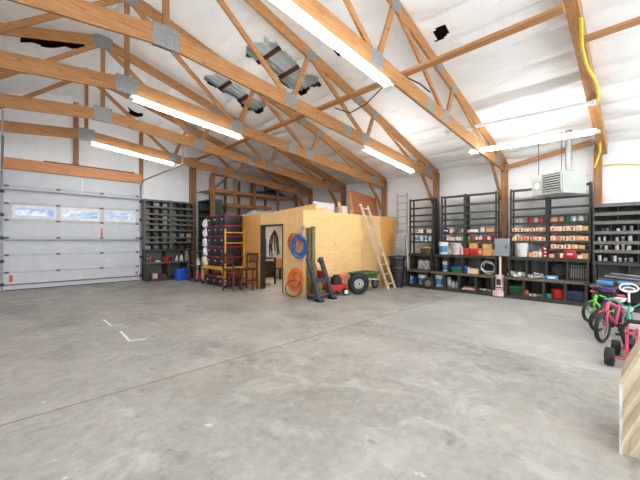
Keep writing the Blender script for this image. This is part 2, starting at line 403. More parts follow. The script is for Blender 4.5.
def truss(y, label):
    t = thing('roof_truss', label, 'roof truss', (XM, y, BOT0), 0, 'roof trusses', True)
    for s in (1, -1):
        e = 8.82 if s > 0 else 8.82
        b = MB(); b.beam((XM, y, BOT0), (XM+s*e, y, botz(XM+e)), .05, .27); part(t, 'bottom_chord', b, 'wood_x')
        b = MB(); b.beam((XM, y, topz(XM)), (XM+s*(e), y, topz(XM+e)), .05, .22); part(t, 'top_chord', b, 'wood_x')
        def web(x0, z0, x1, z1, wd=.10):
            b = MB(); b.beam((XM+s*(x0-XM), y+.0, z0), (XM+s*(x1-XM), y, z1), .042, wd); part(t, 'web', b, 'wood_x')
        bz = lambda x: botz(x)+.06
        tz = lambda x: topz(x)-.05
        web(4.1, bz(4.1), 1.86, topz(1.86)-.10); web(4.2, bz(4.2), 4.65, tz(4.65))
        web(6.55, bz(6.55), 4.75, tz(4.75)); web(6.65, bz(6.65), 6.95, tz(6.95)); 
        web(8.9, bz(8.9)+.02, 7.05, tz(7.05), .07)
        def plate(x, z, w=.3, h=.26):
            b = MB()
            for sy in (-1, 1): b.box((XM+s*(x-XM), y+sy*.027, z), (w, .004, h))
            part(t, 'gusset_plate', b, 'galv')
        plate(4.15, botz(4.15)+.03); plate(6.6, botz(6.6)+.05, .28, .24); plate(5.9, botz(5.9), .26, .24)
        plate(4.7, topz(4.7)-.03, .26, .2); plate(7.0, topz(7.0)-.02, .22, .18); plate(6.3, topz(6.3), .26, .2)
        plate(9.9, botz(9.9)+.06, .5, .22)
    b = MB(); b.beam((XM, y, BOT0), (XM, y, topz(XM)), .042, .09, (1, 0, 0)); part(t, 'king_post', b, 'wood_z')
    for z, w, h in ((BOT0+.0, .38, .34), (topz(XM)-.02, .4, .3)):
        b = MB()
        for sy in (-1, 1): b.box((XM, y+sy*.027, z), (w, .004, h))
        part(t, 'gusset_plate', b, 'galv')
    b = MB(); b.beam((9.35, y+.07, botz(9.35)+.25), (10.42, y+.07, 2.75), .045, .13); part(t, 'knee_brace', b, 'wood_z')
    return t
for i, y in enumerate(ypost):
    if i: truss(y, tr_lab[i])
# the nearest frame line is a pair of rafters over its post
t = thing('rafter_pair', 'doubled wooden rafter beside the heater with a yellow cord hanging along it', 'rafter', (PX, .9, 3.75), 0, None, True)
for dy, z in ((-.135, -.04), (-.06, -.06)):
    b = MB(); b.beam((XM, .9+dy, topz(XM)+z), (10.55, .9+dy, topz(10.55)+z), .075, .26); part(t, 'rafter', b, 'wood_x' if dy < 0 else 'wood_z')
b = MB(); b.box((PX-.02, .9, 3.72), (.12, .12, .5)); part(t, 'post_splice', b, 'wood_z')
# lateral braces
def brace(p, q, w, h, label, m='wood_y'):
    b = MB(); b.beam(p, q, w, h); return solo('lateral_brace', b, m, label, 'brace')
brace((4.98, 11.5, botz(4.98)+.185), (4.98, .75, botz(4.98)+.185), .14, .05, 'long wooden brace lying across the tops of all the bottom chords')
brace((6.35, .73, 4.60), (6.35, -2, 4.60), .14, .05, 'short wooden brace running right from the doubled rafter')
brace((10.36, 2.9, 3.62), (10.36, 1.0, 3.95), .05, .11, 'sloping wooden brace just above the hanging heater')
# gable studs and door header
b = MB(); b.beam((1.84, YB-.06, 4.04), (1.84, YB-.06, 6.2), .14, .1, (0, 1, 0)); solo('gable_stud', b, 'wood_z', 'upright wooden gable stud rising above the middle of the garage door', 'stud')
b = MB(); b.beam((3.85, YB-.06, 3.75), (3.85, YB-.06, 5.7), .12, .1, (0, 1, 0)); solo('gable_stud', b, 'wood_z', 'upright wooden gable stud above the right end of the garage door header', 'stud')
b = MB(); b.box((5.82, YB-.12, 2.5), (.22, .2, 5.0)); solo('wall_post', b, 'wood_z', 'reddish wooden wall post between the bin rack and the green cabinet', 'post', 'wall posts')
h = MB(); h.bb((.02, YB-.14, 3.70), (3.88, YB-.02, 4.04)); struct('trim_1', h, 'wood_header')
h = MB(); h.bb((1.0, YB-.15, 4.04), (3.6, YB-.03, 4.075)); struct('trim_2', h, 'red_wood')
h = MB(); h.bb((3.80, YB-.10, 0), (3.93, YB, 3.70)); struct('trim_3', h, 'white')
h = MB(); h.bb((-.14, YB-.10, 0), (.06, YB, 3.70)); struct('trim_4', h, 'white')

# ------------------------------------------------------------------ garage door
d = thing('door_1', None, None, (0, 0, 0)); d['kind'] = 'structure'
zs = [.17, .545, 1.08, 1.61, 2.15, 2.66, 3.19, 3.70]
YD = YB-.02
for a, b_ in zip(zs, zs[1:]):
    b = MB(); b.bb((DX0+.004, YD-.02, a+.004), (DX1-.004, YD+.03, b_-.004)); b.bb((DX0-.04, YD+.024, a-.01), (DX1+.04, YD+.034, b_+.01))
    if abs(a-2.15) > .01:
        for z in (a+.02, b_-.02): b.bb((DX0+.03, YD-.024, z-.006), (DX1-.03, YD-.019, z+.006))
    part(d, 'door_section', b, 'door_white')
b = MB(); b.bb((DX0+.004, YD-.015, .02), (DX1-.004, YD+.03, .16)); b.bb((DX0-.04, YD+.024, 0), (DX1+.04, YD+.034, .2)); part(d, 'door_section', b, 'door_white')
b = MB(); b.bb((DX0+.02, YD-.05, .155), (DX1-.02, YD-.012, .19)); part(d, 'bottom_bar', b, 'steel_grey')
b = MB(); b.bb((DX0+.02, YD-.03, 0), (DX1-.02, YD+.02, .02)); part(d, 'bottom_seal', b, 'black')
for z in (1.52, 3.06):
    b = MB(); b.bb((DX0+.02, YD-.07, z-.005), (DX1-.02, YD-.02, z+.04)); b.bb((DX0+.02, YD-.075, z-.012), (DX1-.02, YD-.065, z+.012)); part(d, 'door_strut', b, 'panel_grey')
for x0, x1 in ((.26, 1.32), (1.42, 2.52), (2.64, 3.66)):
    f = MB(); z0, z1 = 2.2, 2.62
    for (a, b_) in (((x0, z0), (x1, z0+.10)), ((x0, z1-.10), (x1, z1)), ((x0, z0+.10), (x0+.07, z1-.10)), ((x1-.07, z0+.10), (x1, z1-.10))):
        f.bb((a[0], YD-.04, a[1]), (b_[0], YD-.018, b_[1]))
    fr = part(d, 'window_frame', f, 'white')
    p = MB(); p.bb((x0+.07, YD-.026, z0+.10), (x1-.07, YD-.021, z1-.10)); part(fr, 'pane', p, 'pane')
for z in zs[1:7]:
    for x in (DX0+.08, 1.37, 2.58, DX1-.08):
        b = MB(); b.bb((x-.05, YD-.03, z-.03), (x+.05, YD-.02, z+.03)); b.cyl((x-.06, YD-.034, z), (x+.06, YD-.034, z), .014, n=8)
        part(d, 'hinge', b, 'steel_grey')
b = MB(); b.bb((2.0, YD-.024, 3.22), (2.04, YD-.019, 3.64)); part(d, 'centre_stile', b, 'white')
for (x, z, w_, hh) in ((.24, .36, .08, .2), (2.58, 1.80, .05, .3), (3.70, .30, .08, .1)):
    b = MB(); b.bb((x-w_/2, YD-.028, z-hh/2), (x+w_/2, YD-.02, z+hh/2)); part(d, 'sticker', b, 'orange_red', 'orange sticker')
for x, s in ((DX0-.02, 1), (DX1+.02, -1)):
    b = MB(); b.bb((x-.03, YD-.14, 0), (x+.03, YD-.11, 3.62)); b.bb((x-.03*s, YD-.14, 0), (x-.02*s, YD-.02, 3.62))
    pts = [Vector((x, YD-.125-.38*(1-math.cos(a)), 3.42+.34*math.sin(a))) for a in [R(10*k) for k in range(10)]]
    for p, q in zip(pts, pts[1:]): b.beam(p, q, .055, .03, (1, 0, 0))
    b.bb((x-.028, 9.6, 3.75), (x+.028, pts[-1].y, 3.78))
    b.bb((x-.015, 9.62, 3.76), (x+.015, 9.65, 4.3))
    part(d, 'track', b, 'galv')
    for z in (.2, .9, 1.6, 2.3, 3.0):
        b = MB(); b.bb((x-.05, YD-.15, z-.05), (x+.05, YD-.10, z+.05)); part(d, 'track_bracket', b, 'steel_black')

# ------------------------------------------------------------------ lights
def fixture(p, q, label, lit=True, rr=.020, group='fluorescent tube lights'):
    p, q = Vector(p), Vector(q); d_ = (q-p).normalized()
    t = thing('tube_light', label, 'light', (p+q)/2, 0, group, True)
    b = MB(); b.beam(p+Vector((0, 0, .05)), q+Vector((0, 0, .05)), .07, .05); part(t, 'housing', b, 'white')
    sd = d_.cross(Vector((0, 0, 1))).normalized()
    for s in (-1, 1):
        b = MB(); b.cyl(p+d_*.05+sd*.05*s, q-d_*.05+sd*.05*s, rr, n=10); part(t, 'tube', b, 'tube' if lit else 'white')
    for c in (p, q):
        b = MB(); b.beam(c-d_*.03, c+d_*.05, .13, .05); part(t, 'end_cap', b, 'white')
    return t
def chordlight(y, x0, x1, label, dy=0):
    fixture((x0, y+dy, botz(x0)-.22), (x1, y+dy, botz(x1)-.22), label)
chordlight(TY[3], 2.05, 4.50, 'lit tube light under the nearest truss, biggest and brightest at top')
chordlight(TY[4], 6.5, 8.92, 'lit tube light above the ladder leaning on the plywood room')
chordlight(TY[5], 1.83, 4.27, 'lit tube light at upper left above the two corner racks')
chordlight(TY[7], 1.85, 4.2, 'lit tube light in front of the garage door header')
fixture(onX(469, 153, 8.55), onX(597, 132, 8.55), 'lit tube light spanning between trusses just above the heater')
a_, b_ = onX(446, 132, 8.2), onX(596, 102, 8.2)
t = thing('conduit_rail', 'unlit long white rail spanning between trusses above the lit tube', 'rail', (a_+b_)/2, 0, None, True)
b = MB(); b.beam(a_, b_, .09, .06); part(t, 'channel', b, 'white')
for p, q in ((a_, b_), (b_, a_)):
    b = MB(); b.beam(p, p+(q-p).normalized()*.06, .11, .08); part(t, 'end_cap', b, 'offwhite')
fixture((8.5, -.6, 3.6), (8.5, -3.0, 3.6), 'added unseen tube light right of the doubled rafter')  # extra lamp added beyond the right edge of the view for fill
for y, x0 in ((TY[3], -1.0), (TY[5], -3.4), (TY[1], 1.0), (TY[1], 5.6), (TY[7], -4.2), (TY[0], -3.2)):  # out-of-view lamps added to brighten the room evenly
    fixture((x0, y, 3.95), (x0-2.4, y, 3.75), 'added unseen tube light under the roof left of the garage door' if y > 3 else 'added unseen tube light under the roof behind the viewer')

# ------------------------------------------------------------------ item builders (local origin at base centre)
def T(name, label, cat, loc, rz=0, group=None): return thing(name, label, cat, loc, rz, group)
def can(loc, r, h, body, label, lid='alu', band=None, group=None, name='paint_can', cat='can'):
    t = T(name, label, cat, loc, rnd.uniform(-.3, .3), group)
    b = MB(); b.lathe([(r*.97, 0), (r, .006), (r, h-.008), (r*.96, h)], n=16); part(t, 'body', b, body)
    b = MB(); b.lathe([(r*1.03, h-.012), (r*1.04, h), (r*.9, h+.006), (r*.3, h+.004)], n=16); part(t, 'lid', b, lid)
    if band:
        b = MB(); b.lathe([(r*1.005, h*.2), (r*1.015, h*.22), (r*1.015, h*.78), (r*1.005, h*.8)], n=16); part(t, 'label_band', b, band)
    return t
def bucket(loc, r, h, body, label, lab=None, lid=None, group=None, face=R(180), name='bucket'):
    t = T(name, label, 'bucket', loc, 0, group)
    prof = [(r*.86, 0), (r*.88, .01), (r*.97, h*.8), (r*1.06, h*.8), (r*1.06, h*.83), (r*.98, h*.86), (r, h*.97), (r*1.05, h), (r*.96, h)]
    if not lid: prof += [(r*.93, h*.95), (r*.8, .02), (0, .02)]
    b = MB(); b.lathe(prof, n=24); part(t, 'body', b, body)
    if lid:
        b = MB(); b.lathe([(r*1.08, h*.96), (r*1.09, h+.01), (r*.95, h+.015), (r*.9, h+.006), (0, h+.006)], n=24); part(t, 'lid', b, lid)
    b = MB(); b.tube([Vector((math.cos(face+R(90))*r*1.07*math.cos(a) + math.cos(face)*r*1.1*math.sin(a), math.sin(face+R(90))*r*1.07*math.cos(a)+math.sin(face)*r*1.1*math.sin(a), h*.84-.35*h*math.sin(a))) for a in [R(15*k) for k in range(13)]], .004, 6); part(t, 'handle', b, 'galv')
    if lab:
        b = MB(); n = 10; vs = []; fs = []
        for k in range(n+1):
            a = face+R(-62+124*k/n)
            for z, rr in ((h*.18, r*.885), (h*.70, r*.965)): vs.append((math.cos(a)*(rr+.006), math.sin(a)*(rr+.006), z))
        for k in range(n): fs.append((2*k, 2*k+2, 2*k+3, 2*k+1))
        b.add(vs, fs); part(t, 'label_sticker', b, lab)
    return t
def carton(loc, d, m, label, rz=0, patch=None, group=None, name='carton', open_top=False, cat='box'):
    t = T(name, label, cat, loc, rz, group); w_, dp, h_ = d
    b = MB()
    if open_top:
        e = .008
        b.bb((-w_/2, -dp/2, 0), (w_/2, dp/2, e))
        for s in (-1, 1):
            b.bb((s*w_/2, -dp/2, e), (s*(w_/2-e), dp/2, h_)); b.bb((-w_/2+e, s*dp/2, e), (w_/2-e, s*(dp/2-e), h_))
        part(t, 'body', b, m)
        f = MB(); f.beam((-w_/2-.02, 0, h_+.03), (-w_/2+.004, 0, h_), dp*.9, .006); f.beam((w_/2+.03, 0, h_+.02), (w_/2-.004, 0, h_), dp*.9, .006); part(t, 'flap', f, m)
    else:
        b.rbox((0, 0, h_/2), d, min(.008, h_*.1)); part(t, 'body', b, m)
        f = MB(); f.bb((-w_/2-.001, -.02, h_*.86), (w_/2+.001, .02, h_+.0015)); part(t, 'tape', f, 'tan_edge')
    if patch:
        pm, pw, ph = patch
        p = MB(); p.bb((-w_*pw/2, -dp/2-.003, h_*(.5-ph/2)), (w_*pw/2, -dp/2+.002, h_*(.5+ph/2))); part(t, 'label_patch', p, pm)
    return t
def bottle(loc, r, h, m, cap, label, group=None, lab=None, name='bottle'):
    t = T(name, label, 'bottle', loc, 0, group)
    b = MB(); b.lathe([(r*.9, 0), (r, .01), (r, h*.58), (r*.75, h*.7), (r*.35, h*.8), (r*.33, h*.88)], n=14); part(t, 'body', b, m)
    b = MB(); b.lathe([(r*.42, h*.86), (r*.42, h), (r*.3, h*1.005)], n=12); part(t, 'cap', b, cap)
    if lab:
        b = MB(); b.lathe([(r*1.0, h*.15), (r*1.02, h*.17), (r*1.02, h*.5), (r, h*.52)], n=14); part(t, 'label_band', b, lab)
    return t
def tote(loc, d, label, rz=0, body='black_plastic', lid='lid_red', group=None, name='storage_tote', stick=True):
    t = T(name, label, 'tote', loc, rz, group); w_, dp, h_ = d
    b = MB(); b.rbox((0, 0, (h_-.03)/2), (w_-.03, dp-.03, h_-.03), .04, top=.92)
    for s in (-1, 1):
        for k in (-.3, -.1, .1, .3): b.bb((k*w_-.012, s*(dp/2-.028), .06), (k*w_+.012, s*(dp/2-.012), h_-.06))
    b.bb((-w_/2+.002, -.06, h_*.62), (-w_/2+.02, .06, h_*.7)); part(t, 'body', b, body)
    b = MB(); b.rbox((0, 0, h_-.02), (w_, dp, .035), .03); b.rbox((0, 0, h_+.002), (w_-.1, dp-.1, .012), .03); part(t, 'lid', b, lid)
    for s in (-1, 1):
        b = MB(); b.bb((s*(w_/2-.004), -.05, h_-.06), (s*(w_/2+.006), .05, h_-.01)); part(t, 'latch', b, body)
    if stick:
        b = MB(); b.bb((-w_/2+.016, -.05, h_*.5), (-w_/2+.009, .02, h_*.62)); part(t, 'label_sticker', b, 'white', 'white label')
    return t
def crate(loc, d, m, label, rz=0, name='crate', cat='crate'):
    t = T(name, label, cat, loc, rz); w_, dp, h_ = d
    b = MB(); b.bb((-w_/2, -dp/2, 0), (w_/2, dp/2, .012))
    for z in (.05, .5, .92):
        for s in (-1, 1):
            b.bb((-w_/2, s*dp/2, z*h_-.02), (w_/2, s*(dp/2-.012), z*h_+.03)); b.bb((s*w_/2, -dp/2, z*h_-.02), (s*(w_/2-.012), dp/2, z*h_+.03))
    for k in range(7):
        x = -w_/2+.02+(w_-.04)*k/6
        for s in (-1, 1): b.bb((x-.012, s*dp/2, 0), (x+.012, s*(dp/2-.01), h_))
    for k in range(5):
        y = -dp/2+.02+(dp-.04)*k/4
        for s in (-1, 1): b.bb((s*w_/2, y-.012, 0), (s*(w_/2-.01), y+.012, h_))
    part(t, 'basket', b, m)
    b = MB(); b.rbox((0, 0, h_), (w_+.02, dp+.02, .03), .02); b2 = MB()
    for s in (-1, 1):
        b2.bb((-w_/2-.01, s*(dp/2+.01), h_-.02), (w_/2+.01, s*(dp/2-.015), h_+.015)); b2.bb((s*(w_/2+.01), -dp/2, h_-.02), (s*(w_/2-.015), dp/2, h_+.015))
    part(t, 'rim', b2, m)
    return t

# ------------------------------------------------------------------ racks and benches; local x runs left to right seen from the front, y runs to the back
class Unit:
    def __init__(s, x, y, rz): s.o = (x, y); s.rz = rz
    def p(s, lx, ly, z):
        c, n = math.cos(s.rz), math.sin(s.rz); return (s.o[0]+c*lx-n*ly, s.o[1]+n*lx+c*ly, z)
def rack(u, W, D, z0, shelf_cols, divs, ztop, label, name='shelving_rack', steel='steel_dark', lip='steel_dark', lip_h=.05, back=None, ty=0, lip_lab=None):
    """shelf_cols: list of (x0, x1, [z tops]); divs: x of uprights"""
    t = thing(name, label, 'shelving', u.p(0, 0, z0), u.rz)
    for x in divs:
        b = MB(); b.bb((x-.018, 0, 0), (x+.018, .06, ztop-z0)); b.bb((x-.018, D-.05, 0), (x+.018, D, ztop-z0)); back and b.bb((x-.004, .06, 0), (x+.004, D-.05, ztop-z0)); part(t, 'upright', b, steel)
    for x0, x1, zz in shelf_cols:
        for z in zz:
            b = MB(); b.bb((x0, .004, z-z0-.02), (x1, D, z-z0)); b.bb((x0, -.004, z-z0-lip_h), (x1, .004, z-z0+.006))
            part(t, 'shelf', b, lip)
    if back:
        b = MB(); b.bb((0, D, 0), (W, D+.008, ztop-z0)); part(t, 'back_panel', b, back)
    return t
def bench(u, W, D, zt, zm, divs, label, z_kick=.09, name='workbench', low=.10, steel='steel_dark', legs_only=False):
    t = thing(name, label, 'workbench', u.p(0, 0, 0), u.rz)
    b = MB(); b.bb((-.01, .28, zt-.04), (W+.01, D, zt)); b.bb((-.01, .275, zt-.08), (W+.01, .285, zt)); part(t, 'worktop', b, 'steel_dark')
    b = MB(); b.bb((-.01, 0, zm-.045), (W+.01, D, zm)); b.bb((-.012, -.012, zm-.05), (W+.012, .0, zm+.012)); part(t, 'bench_top', b, 'bench_wood')
    b = MB(); b.bb((0, .05, low-.03), (W, D, low)); part(t, 'bottom_shelf', b, steel)
    b = MB(); b.bb((0, .03, 0), (W, .05, low)); part(t, 'kick_board', b, steel)
    for x in divs:
        b = MB(); b.bb((x-.025, .02, 0), (x+.025, D, zm-.045)); b.bb((x-.02, .30, zm), (x+.02, D, zt-.04)); part(t, 'divider', b, steel)
    b = MB(); b.bb((0, D, 0), (W, D+.01, zt)); part(t, 'back_panel', b, 'steel_grey')  # low down a panel; higher up its grey stands in for shaded wall
    return t
BX = 9.57; BD = .72; UPX = .42     # bench front, depth, set-back of the racks above
Z = dict(top=2.90, a=2.62, b=2.38, c=2.18, d=2.0, e=1.76, f=1.52, g=1.09, m=.555, l=.10)
ALLZ = [Z[k] for k in 'abcdef']+[Z['top']]
# unit C: under the heater
uC = Unit(BX, 2.72, R(-90)); WC = 1.72
bench(uC, WC, BD, 1.09, .555, [.03, .44, .87, 1.30, 1.69], 'long dark bench below the shelving under the heater')
uCu = Unit(BX+UPX, 2.70, R(-90))
rack(uCu, 1.72, .3, 1.09, [(0, .83, ALLZ), (.87, 1.70, ALLZ+[1.32])], [.015, .83, .87, 1.70], 2.93, 'dark steel shelving rack behind and below the hanging heater')
# unit B: middle
uB = Unit(BX-.01, 4.80, R(-90)); WB = 1.80
bench(uB, WB, BD, 1.09, .555, [.03, .42, .86, 1.34, 1.77], 'long dark bench between the rubbish cans and the pink vacuum')
uBu = Unit(BX+UPX, 4.66, R(-90))
rack(uBu, 1.62, .3, 1.09, [(0, .72, ALLZ), (.76, 1.62, ALLZ)], [.015, .72, .76, 1.60], 2.93, 'tall dark steel shelving rack left of the grey electrical box')
# unit A: left
uA = Unit(BX+.06, 5.75, R(-90)); WA = .82
bench(uA, WA, BD, 1.09, .555, [.03, .79], 'short dark bench next to the black rubbish cans')
uAu = Unit(BX+UPX, 5.78, R(-90))
rack(uAu, .86, .3, 1.09, [(0, .86, [2.62, 2.38, 2.18, 2.0, 1.76, 1.5, 2.90])], [.015, .84], 2.93, 'narrow dark steel rack beside the ladder hung on the wall')
b = MB(); b.bb((9.98, 4.88, 0), (10.3, 4.95, 2.8)); solo('end_panel', b, 'steel_black', 'tall black panel standing at the right side of the narrow rack', 'panel')
# unit D: bins behind the bikes
uD = Unit(BX, .93, R(-90)); WDn = 1.9
bench(uD, WDn, BD, 1.05, .53, [.03, .62, 1.25, 1.87], 'dark bench behind the parked children’s bikes'.replace('’', ''))
uDu = Unit(BX+.36, .93, R(-90))
binz = [1.31, 1.51, 1.74, 1.97, 2.17, 2.37]
tD = rack(uDu, 1.9, .3, 1.05, [(0, 1.9, binz)], [.0, 1.9], 2.37, 'dark bin rack of small compartments above the childrens bikes', 'bin_rack', lip='steel_grey', lip_h=.07, back='steel_black')
zb = [1.05]+binz
for i in range(6):
    for x in ([.42, .82, 1.2, 1.55] if i > 3 else [.3, .75, 1.15, 1.55]):
        b = MB(); b.bb((x-.006, .02, zb[i]-1.05), (x+.006, .3, zb[i+1]-1.05-.02)); part(tD, 'bin_divider', b, 'steel_dark')

# --- contents
def row(u, z, ly, items, shelf):
    """items: (lx, fn) placed left to right on a shelf"""
    for lx, fn in items: fn(u.p(lx, ly, z))
SH = {1.76: 'upper', 1.52: 'middle'}
S2 = 'on second contents shelf'
# unit C shelf 2.0 : jars and cans
for k, (lx, r, h, m, lab) in enumerate([
    (.14, .035, .11, 'clear', 'small cloudy jar left of the red cans below the heater'),
    (.24, .03, .09, 'offwhite', 'tiny white jar left of the red cans below the heater'),
    (.45, .06, .15, 'red', 'red can standing leftmost of three below the heater fan'),
    (.58, .055, .14, 'pink_pale', 'pale red can in the middle of three below the heater'),
    (.71, .06, .15, 'orange_red', 'orange red can rightmost of three below the heater'),
    (1.12, .06, .15, 'orange_tan', 'tan can between the tan carton and the green can'),
    (1.24, .055, .14, 'green', 'dark green can on the shelf below the heater'),
    (1.37, .065, .16, 'clear', 'pale grey can immediately right of the green can'),
    (1.51, .06, .16, 'offwhite', 'off white can second right of the green can'),
    (1.63, .05, .14, 'panel_grey', 'grey can at right end of the green can shelf')]):
    can(uCu.p(lx, .14, Z['d']), r, h, m, lab, lid='offwhite' if k % 2 else 'alu', group='cans below the heater')
carton(uCu.p(.98, .14, Z['d']), (.15, .16, .11), 'orange_tan', 'low tan carton left of the tan can below the heater', R(-90))
gC = 'small parts cartons under the heater'
def cartons(u, z, xs, w, hgt, shelfname, side):
    for k, x in enumerate(xs):
        pm = rnd.choice(['red', 'orange_red', 'red', 'orange_tan'])
        carton(u.p(x, .13, z), (w*rnd.uniform(.9, .98), .22, hgt*rnd.uniform(.85, 1.05)), rnd.choice(['peach', 'peach', 'peach', 'orange_tan']),
               'pale carton %s from left, %s, %s under the heater' % (ORD[k], side, shelfname), R(-90), (pm, .4, .62), gC)
cartons(uCu, Z['e'], [.10, .24, .38, .52, .66, .77], .125, .10, 'on upper carton shelf', 'left bay')
cartons(uCu, Z['e'], [.97, .11+.99, .13+1.1, 1.36, 1.49, 1.61], .125, .125, 'on upper carton shelf', 'right bay')
cartons(uCu, Z['f'], [.10, .24, .38, .52, .64, .75], .12, .105, 'on second carton shelf', 'left bay')
cartons(uCu, Z['f'], [.97, 1.10, 1.23, 1.36, 1.49, 1.61], .125, .12, 'on second carton shelf', 'right bay')
cartons(uCu, 1.32, [.98, 1.12, 1.26, 1.40, 1.54], .13, .11, 'on lowest carton shelf', 'right bay')
for k, x in enumerate((.12, .2)):
    carton(uCu.p(x, .1, Z['f']+.115), (.08, .1, .04), 'offwhite', ['small white carton stacked at left end above the second carton shelf', 'small cream carton stacked beside the small white one'][k], R(-90))
bucket(uC.p(.29, .52, Z['g']), .15, .37, 'offwhite', 'white bucket without label on the counter under the heater', face=R(180))
carton(uC.p(.50, .5, Z['g']), (.09, .12, .13), 'orange_tan', 'small tan carton right of the white bucket', R(-90))
carton(uC.p(.60, .5, Z['g']), (.1, .12, .15), 'peach', 'small pale carton between tan carton and white jar', R(-90), ('orange_red', .5, .3))
bottle(uC.p(.71, .48, Z['g']), .05, .2, 'white', 'offwhite', 'white jar left of the three stacked red cartons')
for k in range(3): carton(uC.p(.83+.01*(k % 2), .5, Z['g']+.09*k), (.15, .16, .088), 'red', '%s red carton of the stack beside the rack post' % ['bottom', 'middle', 'top'][k], R(-90), ('white', .3, .4), 'stacked red cartons')
for k, (x, m, w_, h_, lab) in enumerate([(.96, 'orange_tan', .12, .09, 'low tan carton at left of the right counter bay'),
    (1.09, 'red_wood', .1, .11, 'dark brown carton left of the big red carton'), (1.17, 'peach', .07, .12, 'slim pale carton touching the big red carton'),
    (1.62, 'cardboard', .14, .13, 'tan carton at right end of the counter')]):
    carton(uC.p(x, .5, Z['g']), (w_, .15, h_), m, lab, R(-90))
carton(uC.p(1.34, .5, Z['g']), (.25, .2, .20), 'red', 'big red carton on the counter under the heater', R(-90), ('offwhite', .4, .2))
carton(uC.p(1.53, .48, Z['g']), (.10, .12, .08), 'peach', 'small pale open carton right of the big red carton', R(-90), open_top=True)
# mid cubbies of unit C
def fitting(loc, m, label, k=0, sc=1.0, group=None):
    t = T('pipe_fitting', label, 'pipe fitting', loc, rnd.uniform(0, 6), group)
    b = MB(); r = .026*sc
    b.tube([Vector((-.12*sc, 0, r)), Vector((-.03*sc, 0, r)), Vector((.02*sc, .03*sc, r+.01)), Vector((.04*sc, .10*sc, r+.02*k))], r, 10); part(t, 'elbow', b, m)
    b = MB(); b.cyl((-.14*sc, 0, r*1.25), (-.10*sc, 0, r*1.25), r*1.25, n=12); part(t, 'collar', b, m)
    b = MB(); b.cyl((.036*sc, .09*sc, r*1.2+.02*k), (.042*sc, .13*sc, r*1.2+.02*k), r*1.2, n=12); part(t, 'collar', b, m)
    return t
for k, (x, dz) in enumerate(((.12, 0), (.22, 0), (.33, 0), (.16, .055), (.27, .06))):
    fitting(uC.p(x, .42+.06*(k % 2), Z['m']+dz), 'alu' if k % 2 else 'offwhite', ['pale pipe fitting leftmost in the upper left cubby below the white bucket', 'pale pipe fitting second from left below the white bucket', 'pale pipe fitting at right below the white bucket', 'pale pipe fitting piled on the leftmost ones below the bucket', 'pale pipe fitting piled at right below the white bucket'][k], k % 2, 1.2, 'pipe fittings below the white bucket')
for k, (x, dz) in enumerate(((.52, 0), (.63, 0), (.76, 0), (.70, .055))):
    fitting(uC.p(x, .42+.05*(k % 2), Z['m']+dz), 'clear', ['grey fitting at left in the cubby below the red carton stack', 'grey fitting second from left below the red carton stack', 'grey fitting at right below the red carton stack', 'grey fitting on top of the pile below the red carton stack'][k], k % 2, 1.0, 'pipe fittings below the red cartons')
carton(uC.p(1.0, .30, Z['m']), (.24, .16, .09), 'blue_label', 'pale blue flat carton beside the black hose coil', R(-90), ('white', .6, .5))
def coil(name, c, ax, R0, n, r, m, label, cat='hose', jit=.02, sx=.8, group=None, spread=.15):
    b = MB(); pts = []; d_ = Vector(ax).normalized(); z = Vector((0, 0, 1)); a = z.cross(d_).normalized(); rr = random.Random(label)
    N = 26; ph = [rr.uniform(0, 6) for _ in range(6)]
    for k in range(n*N):
        th = 2*math.pi*k/N; lp = k/N
        rad = R0*(1+spread*math.sin(lp*2.1+ph[0])+.06*math.sin(2*th+lp+ph[1]))
        pts.append(Vector(c)+a*math.cos(th)*rad*sx+z*math.sin(th)*rad+d_*(.055*math.sin(lp*1.7+ph[2])+jit*math.sin(th*1.3+ph[3])))
    b.tube(pts, r, 7); return solo(name, b, m, label, cat, group)
b = uC.p(1.12, .5, 0)
coil('hose_coil', (b[0], b[1], .78), (1, 0, 0), .17, 4, .016, 'black', 'black hose coil standing in the cubby below the big red carton', sx=1)
t = T('pipe_rack', 'dark rack of upright metal rods in the right cubby under the heater', 'rack', uC.p(1.5, .5, Z['m']), R(-90))
b = MB()
for z in (.03, .3): b.bb((-.17, -.08, z), (.17, -.06, z+.03)); b.bb((-.17, .06, z), (.17, .08, z+.03))
for s in (-1, 1): b.bb((s*.17-.01, -.08, 0), (s*.17+.01, .08, .33))
part(t, 'frame', b, 'brown')
for k in range(7):
    b = MB(); b.cyl((-.14+.047*k, -.07, .06), (-.14+.047*k, -.05, .36), .008, n=8); part(t, 'rod', b, 'rim')
# bottom cubbies of unit C
crate(uC.p(.26, .28, Z['l']), (.36, .3, .2), 'green', 'green plastic crate at floor level under the white bucket', R(-90))
t = T('toy_truck', 'small orange wooden toy at the edge of the lowest shelf', 'toy', uC.p(.46, .1, Z['l']), R(-100))
b = MB(); b.bb((-.07, -.05, .03), (.07, .05, .07)); b.bb((.0, -.045, .07), (.06, .045, .14)); part(t, 'body', b, 'orange')
for sx in (-.045, .045):
    for sy in (-.055, .055):
        b = MB(); b.cyl((sx, sy-.01, .03), (sx, sy+.01, .03), .03, n=14); part(t, 'wheel', b, 'brown')
for k, x in enumerate((.54, .64, .72, .80)):
    fitting(uC.p(x, .22, Z['l']), 'peach' if k % 2 else 'clear', ['pale scrap fitting nearest the orange toy', 'pale scrap fitting second right of the orange toy', 'pale scrap fitting third right of the orange toy', 'pale scrap fitting farthest right of the orange toy'][k], 0, .9, 'scrap fittings beside the orange toy')
carton(uC.p(.95, .24, Z['l']), (.1, .14, .1), 'teal', 'small teal carton left of the red pot', R(-90))
t = T('stock_pot', 'red lidded pot on the lowest shelf under the heater', 'pot', uC.p(1.14, .26, Z['l']), R(-90))
b = MB(); b.lathe([(.14, 0), (.155, .01), (.16, .19), (.165, .195), (.165, .21), (.15, .21)], n=24); part(t, 'body', b, 'red')
